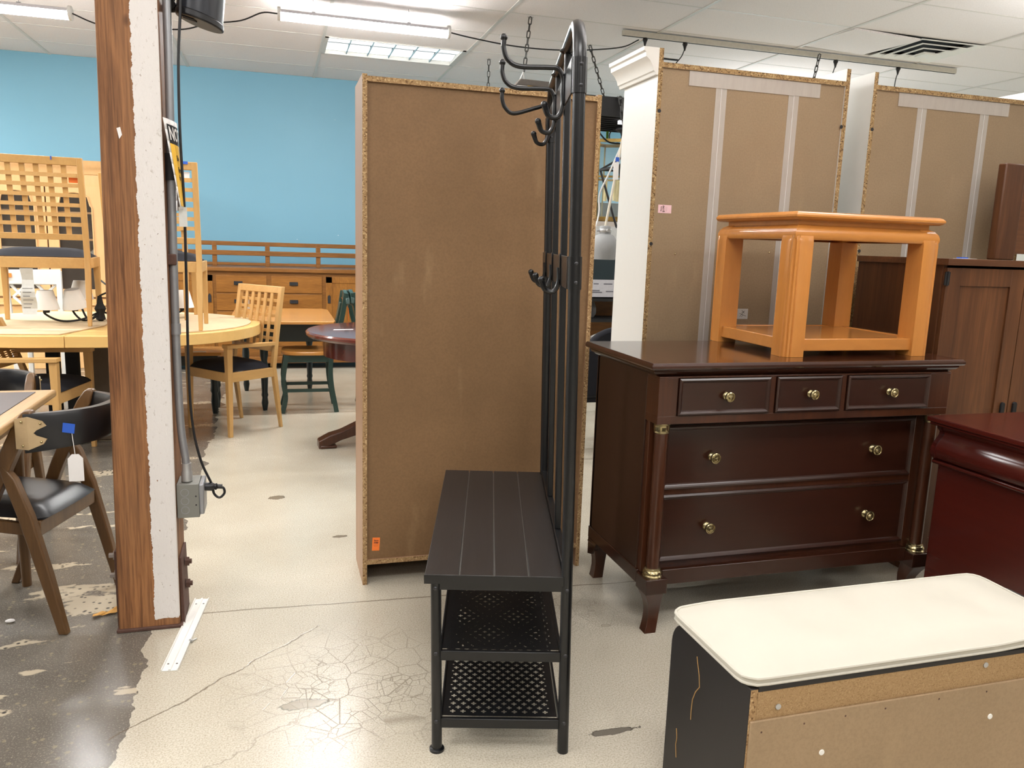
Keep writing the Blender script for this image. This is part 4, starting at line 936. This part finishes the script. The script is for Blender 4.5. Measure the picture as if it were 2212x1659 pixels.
q = [(-.86 + .69 * cos(a), CY + .69 * sin(a)) for a in [-1.25 + 2.8 * k / 24 for k in range(25)]] + [(-.98, 6.2), (-.98, 5.25), (-.78, 4.97)]
tag(MB().prism(q, ZT + .0003, ZT + .0078).build('table_pad', m_pad, None, bevel=.002), 'tan felt table pad on the rounded right end of the oval table', 'table pad', 'tan felt table pads')
# chandelier lying on the table
ch = thing('chandelier', 'black chandelier with white fabric shades lying on the pale oval table', 'chandelier', (-1.085, 5.55, ZT + .0085))
for (x, y, z, s_, rx) in ((-.27, -.10, .115, 1, 0.0), (-.13, -.02, .12, 1.0, .18), (-.12, .12, .165, 1, -.05), (.465, .30, .10, 1, 0)):
    arm = MB().tube(spline([(0, .05, .06), (x * .35, y * .4, .018), (x * .75, y * .8, .014), (x - .01, y, z - .055), (x, y, z - .02)], 6), .0065, 8); arm.lathe([(.018, -.05), (.02, -.035), (.012, -.03), (.012, .03)], (x, y, z), n=12)
    a_ = arm.build('arm', m_matblack, ch, True)
    sh = MB().lathe([(.072, -.03), (.0735, -.028), (.044, .085), (.0425, .087)], (0, 0, 0), n=24); o = sh.build('lamp_shade', m_shade, a_, True); o.location = (x, y, z); o.rotation_euler = (rx, -rx * .6, 0)
MB().lathe([(.01, -.0), (.03, .012), (.022, .05), (.035, .08), (.02, .11), (.012, .16)], (0, .05, 0), n=16).build('body', m_matblack, ch, True)
MB().tube(spline([(0, .05, .16), (.05, .12, .2), (-.05, .3, .26), (-.10, .35, .34)], 6), .006, 8).sphere((-.10, .35, .345), .018).build('stem', m_matblack, ch, True)

# ------------------------------------------------------------------ pine china cabinet
cc = thing('china_cabinet', 'pale pine china cabinet with arched glass doors at the left back wall', 'china cabinet', (-1.50, 8.33, 0))
CW, CH = 1.95, 1.925
m_cglass = NT('cabinet glass'); m_cglass = m_cglass.out(col=lin(120, 112, 102), rough=.05, alpha=.14, spec=.6)
m_cabin = plain('dim cabinet interior', (62, 50, 40), .7)
c = MB(); c.box((-CW, .44, 0), (0, .455, CH - .08)); c.build('back', m_cabin, cc)
c = MB(); c.box((-.02, .02, .66), (0, .44, CH - .09)); c.box((-CW, .02, .66), (-CW + .02, .44, CH - .09)); c.box((-CW, .0, .62), (.0, .45, .66)); c.build('upper_case', m_pine, cc, bevel=.002)
MB().box((-CW, .0, 1.70), (0, .03, CH - .10)).build('frieze', m_pine, cc, bevel=.002)
MB().prism([(.02, CH - .13), (-.01, CH - .12), (-.015, CH - .09), (-.03, CH - .07), (-.05, CH - .04), (-.055, CH - .012), (-.06, CH), (.44, CH), (.44, CH - .13)], -CW - .04, .04, lambda u, v, h: (h, u, v)).build('cornice', m_pine, cc, bevel=.002)
for z in (.95, 1.2, 1.45): MB().box((-CW + .02, .12, z), (-.02, .43, z + .016)).build('shelf', m_pine, cc)
c = MB(); c.box((-CW - .02, -.04, .0), (.02, .45, .60)); c.box((-CW - .04, -.06, .60), (.04, .45, .62)); c.build('base_case', m_pine, cc, bevel=.004)
pitch = .475
for k in range(4):
    xr = -.045 - pitch * k; xl = xr - pitch + .012; xa, xb = xl + .085, xr - .085; z0, z1 = .68, 1.70; xm = (xa + xb) / 2; hwid = (xb - xa) / 2; zs = 1.50
    archp = [(xa, zs)] + [(xm + hwid * cos(a) * (1 if abs(cos(a)) > .75 else 1.0), zs + (.05 * sin(a) if abs(cos(a)) > .8 else .03 + .11 * sin(a))) for a in [pi - pi * q / 14 for q in range(1, 14)]] + [(xb, zs)]
    b = MB(); fy = lambda u, v, h: (u, h, v)
    b.prism([(xl, z0), (xa, z0), (xa, zs), (xa, z1), (xl, z1)], -.018, .004, fy); b.prism([(xb, z0), (xr, z0), (xr, z1), (xb, z1), (xb, zs)], -.018, .004, fy); b.prism([(xa, z0), (xb, z0), (xb, z0 + .07), (xa, z0 + .07)], -.018, .004, fy)
    for p, q_ in zip(archp, archp[1:]): b.prism([p, q_, (q_[0], z1), (p[0], z1)], -.018, .004, fy)
    d = b.build('door', m_pine, cc)
    MB().box((xa, -.008, z0 + .06), (xb, -.005, zs + .16)).build('pane', m_cglass, d)
    MB().tube([(p[0], -.02, p[1]) for p in [(xa, z0 + .07)] + archp + [(xb, z0 + .07)]], .008, 6).build('arch_bead', m_pine, d, True)
tag(MB().lathe([(.10, 0), (.11, .01), (.09, .11), (.03, .16), (.0, .165)], (0, 0, 0), n=20).build('glass_cloche', plain('cloudy glassware', (170, 170, 160), .2), None, True, loc=(-1.66, 8.62, .967)), 'cloudy glass dome on the lower shelf inside the pine cabinet', 'dome')
tag(MB().box((-.16, -.08, 0), (.16, .08, .16)).build('storage_box', plain('pale box', (196, 186, 168), .7), None, bevel=.006, loc=(-2.35, 8.58, .967)), 'pale box on the lower shelf inside the pine cabinet', 'box')

# ------------------------------------------------------------------ white chair behind the table
wc = thing('white_chair', 'white painted chair with a diamond lattice back behind the oval table', 'chair', (-1.795, 6.95, 0), rad(0))
for s_ in (-1, 1):
    MB().bar((s_ * .16, .03, 0), (s_ * .185, -.06, .98), .036, .04).build('rear_post', m_white, wc, bevel=.004)
    MB().bar((s_ * .17, .40, 0), (s_ * .17, .40, .44), .036, .036).build('front_leg', m_white, wc, bevel=.004)
MB().hexa([(-.20, -.07, .875), (.20, -.07, .875), (.20, -.045, .875), (-.20, -.045, .875)], [(-.185, -.085, .985), (.20, -.085, .995), (.20, -.06, .995), (-.185, -.06, .985)]).build('top_rail', m_white, wc, bevel=.006)
b = MB()
for p, q in (((-.16, .88), (-.01, .70)), ((-.01, .70), (.12, .80)), ((-.04, .88), (-.14, .78)), ((-.14, .78), (.02, .62)), ((.16, .88), (.0, .72)), ((.02, .88), (.16, .72)), ((.16, .72), (.02, .62))): b.bar((p[0], -.04, p[1]), (q[0], -.035, q[1]), .026, .016)
b.build('lattice', m_white, wc)
MB().box((-.19, -.0, .42), (.19, .42, .46)).build('seat', m_white, wc, bevel=.008)
MB().box((-.17, -.088, .93), (-.13, -.084, .96)).build('price_tag', m_orange, wc)
# ------------------------------------------------------------------ oak sideboard with rail hutch
sb = thing('oak_sideboard', 'long golden oak sideboard with a slatted gallery against the blue wall', 'sideboard', (-1.15, 8.1, 0))
SW = 2.35
MB().box((0, -.03, .955), (SW, .50, .995)).build('top', m_oak, sb, bevel=.006)
MB().box((.02, .0, .13), (SW - .02, .48, .955)).build('carcass', m_oak, sb, bevel=.004)
MB().box((.0, -.015, .06), (SW, .49, .13)).build('base_rail', m_oak, sb, bevel=.006)
for x in (.06, SW - .1): MB().box((x, .02, 0), (x + .07, .45, .06)).build('foot', m_matblack, sb)
m_oakdr = wood('golden oak drawer', (128, 82, 34), (166, 112, 52), 'x', .32, .1, 9, .08, .6, .4, .3)
m_oakdoor = wood('golden oak door', (128, 82, 34), (170, 116, 54), 'z', .32, .1, 9, .2, .7, .4, .3)
def oak_front(x0, x1, z0, z1, name, m, pulls):
    b = MB(); b.box((x0, -.008, z0), (x1, -.001, z1)); o = b.build(name, m, sb, bevel=.003)
    for px, pz in pulls:
        h = MB(); h.box((px - .04, -.012, pz - .018), (px + .04, -.008, pz + .018)); h.tube([(px - .03, -.012, pz + .005), (px - .03, -.022, pz - .012), (px + .03, -.022, pz - .012), (px + .03, -.012, pz + .005)], .004, 6); h.build('pull', m_inkblack, o)
    return o
for c0, c1 in ((.585, 1.068), (1.092, 1.592)):
    for r in range(4): oak_front(c0 + .01, c1 - .01, .90 - .175 * (r + 1) + .03, .90 - .175 * r + .018, 'drawer', m_oakdr, [((c0 + c1) / 2 - .03, .905 - .175 * r - .06)])
for c0, c1 in ((.06, .565), (1.62, 2.28)):
    b = MB()
    b.box((c0, -.010, .16), (c0 + .06, -.001, .92)); b.box((c1 - .06, -.010, .16), (c1, -.001, .92)); b.box((c0, -.010, .86), (c1, -.001, .92)); b.box((c0, -.010, .16), (c1, -.001, .23)); b.box((c0 + .06, -.004, .23), (c1 - .06, -.001, .86))
    o = b.build('door', m_oakdoor, sb, bevel=.002)
    MB().prism([(-.014, -.04), (.014, -.04), (.014, .025), (0, .045), (-.014, .025)], -.018, -.010, lambda u, v, h: ((c0 + .03 if c0 > 1 else c1 - .03) + u, h, .70 + v)).build('pull', m_inkblack, o)
for x in (.05, .565, 1.068, 1.567, 2.05, 2.3): MB().box((x - .022, .36, .995), (x + .022, .40, 1.235)).build('gallery_post', m_oak, sb, bevel=.003)
for z0, z1, y in ((1.195, 1.237, .365), (1.10, 1.148, .345), (1.0, 1.03, .365)): MB().box((.02, y, z0), (SW - .02, y + .03, z1)).build('gallery_rail', m_oak, sb, bevel=.004)

# ------------------------------------------------------------------ honey oak table with dark base, oak chairs
ot = thing('farm_table', 'honey oak top farmhouse table with a dark green base behind the armchair', 'table', (-.32, 5.98, 0))
MB().prism([(.14, 0), (.72, 0), (.74, .08), (.74, 1.05), (.70, 1.12), (-.02, 1.12), (-.02, .40), (.06, .22)], .668, .69, lambda u, v, h: (u, v, h)).build('top', m_oaktop, ot, bevel=.004)
MB().box((.20, .10, .53), (.64, .12, .668)).box((.06, 1.0, .53), (.64, 1.02, .668)).box((.10, .30, .53), (.12, 1.02, .668)).box((.62, .10, .53), (.64, 1.02, .668)).build('apron', m_greendk, ot, bevel=.002)
for x, y in ((.22, .16), (.58, .98), (.06, .98)):
    MB().lathe([(.03, .53), (.03, .42), (.022, .38), (.03, .33), (.022, .14), (.026, .12), (.02, .10), (.026, .06), (.016, 0)], (x, y, 0), n=14).build('leg', m_greendk, ot, True)
ob = thing('oak_bench', 'low oak topped bench with a dark frame under the right end of the oval table', 'bench', (-.95, 6.02, 0))
MB().prism([(0, 0), (.56, 0), (.585, .04), (.585, .34), (0, .34)], .435, .46).build('seat', m_oaktop, ob, bevel=.005)
MB().box((.02, .04, .36), (.53, .30, .435)).build('frame', m_greendk, ob)
for x in (.05, .5):
    for y in (.06, .28): MB().lathe([(.028, .36), (.026, .2), (.03, .17), (.022, .15), (.028, .09), (.018, 0)], (x, y, 0), n=12).build('leg', m_greendk, ob, True)
MB().box((.35, .03, .4602), (.45, .07, .461)).build('price_tag', m_paper, ob)
def green_chair(label, loc, rz):
    t = thing('green_chair', label, 'chair', (loc[0], loc[1], 0), rz, 'dark green chairs with oak seats')
    N = 10; pts = [(.0 + .20 * cos(a), .17 * sin(a)) for a in [2 * pi * k / 24 for k in range(24)]]
    pts = [(math.copysign(abs(u / .2) ** .6 * .2, u) + .2, math.copysign(abs(v_ / .17) ** .6 * .185, v_)) for u, v_ in pts]
    MB().prism(pts, .435, .465).build('seat', m_oaktop, t, bevel=.008)
    MB().box((.04, -.15, .38), (.36, .15, .435)).build('seat_frame', m_green, t, bevel=.004)
    for s_ in (-1, 1):
        for k, nm in ((0, 'rear_leg'), (1, 'front_leg')):
            p = spline([(.36, s_ * .15, .435), (.385, s_ * .155, .25), (.37, s_ * .155, .12), (.395, s_ * .16, 0)], 4) if k else spline([(-.075, s_ * .165, .90), (-.04, s_ * .16, .7), (.03, s_ * .155, .45), (.04, s_ * .155, .25), (-.0, s_ * .16, 0)], 5)
            b = MB()
            for a, c_ in zip(p, p[1:]): b.bar(a, c_, .034, .03, (0, 1, 0))
            b.build(nm, m_green, t)
        MB().bar((.02, s_ * .155, .17), (.38, s_ * .155, .17), .016, .024).build('side_stretcher', m_green, t)
    for z in (.19, .25): MB().bar((.38, -.155, z), (.38, .155, z), .016, .02).build('front_stretcher', m_green, t)
    MB().prism([(-.19, .86), (-.12, .90), (0, .915), (.12, .90), (.19, .86), (.20, .82), (.12, .80), (0, .815), (-.12, .80), (-.20, .82)], -.028, .0, lambda u, v, h: (h - .06 - .3 * u * u, u, v)).build('crest_rail', m_green, t, bevel=.006)
    MB().prism([(-.03, .45), (.03, .45), (.045, .6), (.03, .7), (.06, .82), (-.06, .82), (-.03, .7), (-.045, .6)], -.006, .006, lambda u, v, h: (.03 + h - .2 * (v - .45), u, v)).build('splat', m_green, t, bevel=.002)
    return t
g1 = green_chair('dark green chair with oak seat facing left at the honey oak table', (.42, 6.17), pi)
g2 = green_chair('dark green chair standing back to back with the other near the bookcase', (.62, 6.24), .05)
MB().tube([(-.05, .03, .86), (-.10, .035, .78)], .0015, 5).box((-.102, .02, .68), (-.099, .055, .78)).build('price_tag', m_orange, g1)
MB().box((.0, .0, .43), (.2, .3, .455)).build('loose_cushion', m_oaktop).location = (0, 0, 0)
bpy.data.objects.remove(bpy.data.objects['loose_cushion'])
# burgundy pedestal table, mostly behind the bookcase
rt = thing('round_table', 'round burgundy pedestal table peeking out left of the brown bookcase', 'table', (.70, 5.0, 0))
MB().lathe([(.44, .685), (.52, .70), (.535, .715), (.535, .728), (.525, .738), (.5, .74)], n=56).build('top', m_redtab, rt, True)
MB().lathe([(.43, .585), (.43, .687)], n=48).build('apron', m_red, rt, True)
MB().lathe([(.16, .585), (.10, .52), (.07, .45), (.10, .35), (.13, .25), (.10, .16), (.12, .10)], n=20).build('pedestal', m_red, rt, True)
for k in range(4):
    a = pi + .08 + k * pi / 2; M = Matrix.Rotation(a, 4, 'Z')
    b = MB(); secs = [(.08, .10, .20, .04), (.2, .085, .165, .04), (.33, .05, .105, .045), (.40, .02, .085, .05), (.47, .0, .05, .045)]
    R = [[b.bm.verts.new(M @ Vector((x, s_ * w_, z))) for s_, z in ((-1, z0), (1, z0), (1, z1), (-1, z1))] for x, z0, z1, w_ in secs]
    for A, B in zip(R, R[1:]):
        for q in range(4): b.bm.faces.new((A[q], A[(q + 1) % 4], B[(q + 1) % 4], B[q]))
    b.bm.faces.new(R[0]); b.bm.faces.new(R[-1]); b.box((.36, -.05, 0), (.46, .05, .02), M)
    b.build('foot', m_mahogz, rt, bevel=.006)
tag(MB().prism([(0, 0), (.12, .02), (.13, .05), (.01, .035)], 0, .0012).build('price_tag', m_paper, None, loc=(.33, 4.98, .7402)), 'white price tag lying on the burgundy round table', 'tag')

# ------------------------------------------------------------------ Danish chairs and small table at the left
def danish(label, loc, rz):
    t = thing('danish_chair', label, 'chair', (loc[0], loc[1], 0), rz, 'walnut chairs with black leather seats'); hw = .184
    for s_ in (1, -1):
        y = s_ * hw
        b = MB(); secs = [(.385, 0, .030, .026), (.30, .20, .036, .03), (.20, .46, .048, .032), (.125, .62, .054, .034), (.085, .70, .05, .034), (.068, .735, .034, .03), (.064, .745, .018, .02)]
        R = [[b.bm.verts.new((x + i * wv / 2, y + j * tk_ / 2, z)) for i, j in ((-1, -1), (1, -1), (1, 1), (-1, 1))] for x, z, wv, tk_ in secs]
        for A, B in zip(R, R[1:]):
            for k in range(4): b.bm.faces.new((A[k], A[(k + 1) % 4], B[(k + 1) % 4], B[k]))
        b.bm.faces.new(R[0]); b.bm.faces.new(R[-1]); b.build('upright', m_walnut, t, bevel=.005, seg=3)
        b = MB(); y2 = y + s_ * .004; secs = [(.0, 0, .030, .026), (.045, .20, .040, .03), (.095, .40, .046, .03), (.135, .52, .040, .03), (.158, .565, .016, .026)]
        R = [[b.bm.verts.new((x + i * wv / 2, y2 + j * tk_ / 2, z)) for i, j in ((-1, -1), (1, -1), (1, 1), (-1, 1))] for x, z, wv, tk_ in secs]
        for A, B in zip(R, R[1:]):
            for k in range(4): b.bm.faces.new((A[k], A[(k + 1) % 4], B[(k + 1) % 4], B[k]))
        b.bm.faces.new(R[0]); b.bm.faces.new(R[-1]); b.build('rear_leg', m_walnut, t, bevel=.005, seg=3)
        MB().bar((.09, y - s_ * .02, .345), (.42, y - s_ * .02, .375), .022, .04).build('seat_rail', m_walnut, t, bevel=.003)
    MB().box((.065, -hw + .016, .325), (.09, hw - .016, .375)).build('rear_rail', m_walnut, t, bevel=.003)
    MB().box((.41, -hw + .03, .35), (.43, hw - .03, .39)).build('front_rail', m_walnut, t, bevel=.003)
    b = MB(); n = 12; G = []
    for i in range(n + 1):
        row = []
        for j in range(n + 1):
            u, v_ = 2 * i / n - 1, 2 * j / n - 1; h = (1 - abs(u) ** 6) * (1 - abs(v_) ** 6); uu, vv = u * (1 - .04 * v_ * v_), v_ * (1 - .05 * u * u)
            row.append(b.bm.verts.new((.255 + uu * .205, vv * (hw - .016), .378 + .022 * (u + 1) / 2 + .040 * h ** .5)))
        G.append(row)
    for i in range(n):
        for j in range(n): b.bm.faces.new((G[i][j], G[i + 1][j], G[i + 1][j + 1], G[i][j + 1]))
    b.bm.faces.new([G[0][j] for j in range(n + 1)] + [G[i][n] for i in range(1, n + 1)] + [G[n][j] for j in range(n - 1, -1, -1)] + [G[i][0] for i in range(n - 1, 0, -1)])
    b.build('seat', m_leather, t, True)
    # wrap-round back band
    b = MB(); n = 24; R = []
    for k in range(n + 1):
        a = -1 + 2 * k / n; y = (hw + .004) * a * 1.06; x = .075 - .165 * (1 - abs(a) ** 2.6); th = .013 + .006 * (1 - a * a); hh = .062 - .008 * (1 - a * a); zc = .672 + .012 * (1 - a * a)
        sl_ = 2.6 * .165 * abs(a) ** 1.6 * (1 if a > 0 else -1) / (hw * 1.06); nx, ny = 1.0, -sl_; l = math.hypot(nx, ny); nx, ny = nx / l, ny / l
        prof = [(th, -hh * .8), (th * .7, -hh), (-th * .7, -hh), (-th, -hh * .8), (-th, hh * .8), (-th * .7, hh), (th * .7, hh), (th, hh * .8)]
        R.append([b.bm.verts.new((x + nx * u, y + ny * u, zc + v_ - .02 * u / th * 0)) for u, v_ in prof])
    for A, B in zip(R, R[1:]):
        for k in range(8): b.bm.faces.new((A[k], A[(k + 1) % 8], B[(k + 1) % 8], B[k]))
    b.bm.faces.new(R[0]); b.bm.faces.new(R[-1]); band = b.build('backrest', m_leather, t, True)
    m_plate = plain('tan metal plate', (186, 162, 124), .4, .2)
    for s_ in (1, -1):
        P = [(.03, -.045), (.0, -.05), (-.032, -.035), (-.04, -.02), (-.018, -.008), (-.012, .0), (-.018, .008), (-.04, .02), (-.032, .035), (.0, .05), (.03, .045)]
        f = lambda u, v, h: (.056 + u * 1.1, s_ * (.1993 * (1 - max(0.0, .075 - (.056 + u * 1.1)) / .165) ** .385 + .020 + h), .675 + v * 1.05)
        pl = MB().prism(P, 0, .003, f).build('plate', m_plate, band)
        for u, v_ in ((-.028, -.028), (-.028, .028), (.012, -.036), (.012, .036)): MB().sphere(f(u, v_, .003), .004, n=8).build('screw', m_brass, pl, True)
    return t
d1 = danish('walnut chair with a curved black leather back beside the post', (-.632, 2.884), fwd(-.96, .28))
d2 = danish('walnut chair with black leather back on the far side of the small slate table', (-1.17, 3.74), fwd(.0, -1)); d2.scale = (1, 1, .95)
hg = thing('swing_tag', 'blank white swing tag on blue tape hanging from the black leather chair back', 'tag', (-.6245, 2.7235, .563))
MB().hexa([(-.022, -.001, -.055), (.022, -.001, -.055), (.022, .001, -.055), (-.022, .001, -.055)], [(-.022, -.001, .02), (.022, -.001, .02), (.022, .001, .02), (-.022, .001, .02)]).prism([(-.022, .02), (.022, .02), (.010, .034), (-.010, .034)], -.001, .001, lambda u, v, h: (u, h, v)).build('card', m_paper, hg)
MB().tube([(0, 0, .03), (-.006, -.0, .11)], .0012, 5).build('string', m_paper, hg)
MB().prism([(-.022, -.012), (.012, -.018), (.016, .012), (-.018, .018)], 0, .003, lambda u, v, h: (u - .01, h - .004, .12 + v)).build('tape', m_bluetape, hg)
st = thing('slate_table', 'small wooden table with a dark slate inset top at the left edge', 'table', (-1.62, 2.30, 0))
MB().box((0, 0, .690), (.832, .93, .716)).build('frame', m_danetop, st, bevel=.008, seg=3)
MB().box((.055, .055, .716), (.777, .875, .7185)).build('inset', m_slate, st)
MB().box((.06, .06, .63), (.765, .08, .690)).box((.06, .85, .63), (.765, .87, .690)).box((.06, .06, .63), (.08, .87, .690)).box((.745, .06, .63), (.765, .87, .690)).build('apron', m_danetop, st, bevel=.003)
for x in (.10, .715):
    for y in (.10, .83): MB().tube([(x, y, 0), (x, y, .69)], [.016, .024], 14).build('leg', m_walnut, st, True)
sp2 = MB().sphere((0, 0, .006), .012, (1.3, .8, .5), 8); tag(sp2.build('paper_crumb', m_paper, None, True, loc=(-.875, 2.825, 0)), 'tiny white paper crumb on the dark floor at the left', 'paper')

# ------------------------------------------------------------------ what shows between the brown and the white bookcases
gl = thing('globe_pendant', 'grey concrete globe pendant lamp on a slim rod right of the brown bookcase', 'lamp', (1.905, 4.5, 0))
gl.location = (1.915, 4.52, 1.30)
MB().lathe([(.068, -.075), (.080, -.03), (.083, .0), (.078, .035), (.055, .068), (.035, .078), (.034, .12), (.03, .125), (.012, .127)], n=28).build('globe', m_concrete_grey, gl, True)
MB().lathe([(.037, .088), (.039, .092), (.039, .104), (.037, .108)], n=24).tube([(-.045, 0, .098), (-.055, 0, .098)], .009, 10).tube([(.0, -.04, .098), (.0, -.055, .098)], .011, 10).build('collar', m_chrome, gl, True)
MB().tube([(0, 0, .12), (.012, 0, .20), (.10, .02, .70)], .008, 8).build('rod', plain('beige cord sleeve', (206, 198, 180), .5), gl, True)
MB().box((.028, -.012, .40), (.062, -.010, .50)).build('price_tag', m_paper, gl); MB().box((.04, -.013, .505), (.062, -.009, .53)).build('blue_tape', m_bluetape, gl)
MB().lathe([(.05, .70), (.055, .69), (.02, .675), (.012, .66)], (.10, .02, 0), n=16).build('canopy', m_matblack, gl, True)
chain((2.0, 4.596, 2.19), (2.014, 4.55, 2.01), 'short dark chain holding the globe pendant lamp below the black ceiling grille')
gp = thing('ceiling_grille', 'black open cell ceiling grille panel behind the bookcases', 'grille', (2.25, 4.62, 2.08))
for k in range(9): MB().box((-.5, .075 * k, .0), (.6, .075 * k + .02, .06)).build('slat', m_matblack, gp)
MB().box((-.5, -.012, -.0), (.6, .0, .11)).build('edge', m_matblack, gp); MB().box((-.5, 0, .1), (.6, .62, .11)).build('backing', m_inkblack, gp)
tag(MB().box((-.03, -.012, 0), (.03, .012, .02)).build('spot_panel', emit('small lit panel', (1, 1, 1), 3), None, loc=(2.09, 4.74, 2.058)), 'small lit white ceiling panel below the black grille', 'light')
ln = thing('brass_lantern', 'brass and glass hanging lantern between the brown and white bookcases', 'lantern', (2.2, 5.1, 1.489))
hx = [(.17 * cos(a), .17 * sin(a)) for a in [pi / 6 + pi / 3 * k for k in range(6)]]
for z in (0, .27, .50):
    b = MB()
    for p, q in zip(hx, hx[1:] + hx[:1]): b.bar((*p, z), (*q, z), .02, .02 if z != .27 else .012)
    b.build('ring', m_brassbright, ln)
for p in hx: MB().bar((*p, 0), (*p, .5), .009, .009).build('bar', m_brassbright, ln)
MB().prism(hx, 0.0, .5, lambda u, v, h: (u * .97, v * .97, h)).build('glass', NT('lantern glass').out(col=lin(190, 205, 205), alpha=.2, rough=.05), ln)
for k in range(3):
    a = 2 * pi * k / 3 + .4; MB().tube([(.05 * cos(a), .05 * sin(a), .12), (.05 * cos(a), .05 * sin(a), .26)], .012, 10).build('candle', plain('pale yellow candle tube', (232, 214, 150), .5), ln, True)
MB().tube([(.045 * cos(t), 0, .545 + .045 * sin(t)) for t in [2 * pi * k / 16 for k in range(16)]], .004, 6, closed=True).tube([(0, 0, .59), (0, 0, .60)], .004, 6).build('hanger', m_chain, ln, True)
MB().box((-.03, -.18, .43), (.03, -.178, .48)).build('price_tag', m_paper, ln)
bl = thing('black_lantern', 'black wire frame lantern hanging in front of the brass lantern', 'lantern', (2.19, 4.70, 1.55))
b = MB(); top_ = [(-.17, -.1, .24), (.2, -.1, .24), (.2, .2, .24), (-.17, .2, .24)]; bot_ = [(-.07, -.03, -.12), (.1, -.03, -.12), (.1, .12, -.12), (-.07, .12, -.12)]; apx = (.1, .05, .42)
for k in range(4): b.bar(top_[k], top_[(k + 1) % 4], .012, .012).bar(bot_[k], bot_[(k + 1) % 4], .012, .012).bar(top_[k], bot_[k], .012, .012).bar(top_[k], apx, .012, .012)
b.build('frame', m_matblack, bl)
MB().tube([(.1, .05, .42), (.1, .05, .525)], .004, 6).build('hanger', m_chain, bl)
cord('lamp_cable', [(1.99, 4.9, 2.10), (1.98, 4.9, 2.05), (2.06, 4.9, 1.97), (2.16, 4.9, 1.96)], .005, 'thin dark cable looping below the black grille')
MB().tube(spline([(.10, .02, .64), (.07, .15, .45), (.06, .26, .33), (.07, .28, .22), (.05, .28, .12), (.0, .26, .02)], 6), .006, 6).build('loose_cable', m_whiteplastic, gl, True)
tag(MB().box((-.008, -.002, -.02), (.008, .002, .035)).build('green_tag', plain('green tag', (110, 170, 60), .5), None, loc=(2.12, 5.05, 2.02)), 'small green tag hanging near the black grille', 'tag')
pr = thing('framed_print', 'pale framed print standing on the black display cabinet', 'picture', (2.68, 6.53, 1.059))
MB().box((-.3, 0, 0), (.4, .03, .46)).build('frame', plain('pale frame', (200, 192, 184), .5), pr, bevel=.003)
MB().box((-.12, -.003, .06), (.34, .0, .42)).build('print', plain('print paper', (206, 208, 208), .6), pr)
lettering('ace', .09, lambda x, y: (x + .12, -.0045, y + .30), plain('grey print ink', (120, 122, 124), .6), pr, .002)
dc = thing('display_cabinet', 'black display cabinet holding the framed print between the bookcases', 'cabinet', (2.75, 6.5, 0))
MB().box((-.42, -.02, .08), (.48, .40, 1.058)).box((-.38, .02, 0), (.44, .36, .08)).build('base', m_matblack, dc, bevel=.004)
MB().box((-.42, .05, 1.525), (.48, .40, 1.68)).build('upper_shelf', m_matblack, dc, bevel=.004)
for x in (-.41, .45): MB().box((x, .37, 1.058), (x + .02, .39, 1.525)).build('post', m_matblack, dc)
MB().box((-.42, .392, 1.058), (.48, .40, 1.525)).build('back_board', m_espresso, dc)
db = thing('boxed_item', 'dark teal box with a white printed label strip behind the black chair', 'box', (2.34, 5.5, .93))
MB().box((-.25, 0, .13), (.35, .3, .37)).build('carton', m_darkteal, db, bevel=.004); MB().box((-.25, -.002, .0), (.35, .3, .13)).build('base_carton', plain('grey white carton', (196, 196, 202), .6), db, bevel=.003)
b = MB()
for x, z, w_ in ((-.19, .095, .07), (-.19, .075, .05), (-.08, .095, .04), (.0, .095, .07), (-.17, .045, .14), (-.17, .032, .16), (.02, .04, .06)): b.box((x, -.0035, z), (x + w_, -.0025, z + .008))
b.build('printed_lines', plain('grey ink', (110, 110, 120), .6), db)
bt = thing('bar_shelf', 'black metal shelf rack with hanging orange tags behind the black chair', 'shelf', (2.3, 5.4, 0))
for z in (.90, .745): MB().box((-.3, .08, z), (.4, .42, z + .022)).build('shelf', m_matblack, bt)
for x in (-.28, .38):
    for y in (.1, .4): MB().box((x - .01, y - .01, 0), (x + .01, y + .01, .92)).build('post', m_matblack, bt)
MB().box((-.3, .38, .3), (.4, .40, .9)).build('back_board', m_oak, bt)
for x in (-.20, -.10, .0): MB().lathe([(.012, -.07), (.03, -.04), (.03, .0), (.012, .05)], (x, .2, .84), n=10).build('spindle', plain('grey spindle', (96, 96, 96), .5), bt, True)
for x in (-.185, -.10):
    MB().box((x - .022, .05, .655), (x + .022, .052, .73)).build('price_tag', m_orange, bt); MB().box((x - .028, .053, .645), (x + .028, .055, .745)).build('tag_card', m_paper, bt)
MB().prism([(-.2, .45), (-.12, .45), (-.10, .66), (-.18, .66)], .0, .03, lambda u, v, h: (u, h + .057, v)).prism([(-.05, .45), (.02, .45), (.0, .66), (-.05, .64)], .0, .03, lambda u, v, h: (u, h + .057, v)).build('white_card', m_paper, bt)
kc = thing('black_tub_chair', 'black rounded chair back showing left of the white bookcase above the dresser', 'chair', (1.95, 4.35, 0))
MB().prism([(-.24, .40), (.26, .40), (.27, .68)] + [(.05 + .22 * cos(a), .70 + .13 * sin(a)) for a in [pi * k / 12 for k in range(13)]] + [(-.235, .68)], 0, .06, lambda u, v, h: (u, h, v)).build('backrest', m_blackfab, kc, True, bevel=.02)
MB().box((-.24, .03, .36), (.26, .5, .46)).build('seat', m_blackfab, kc, bevel=.03)
for x in (-.2, .22):
    for y in (.06, .46): MB().tube([(x, y, 0), (x, y, .37)], .015, 10).build('leg', m_matblack, kc, True)
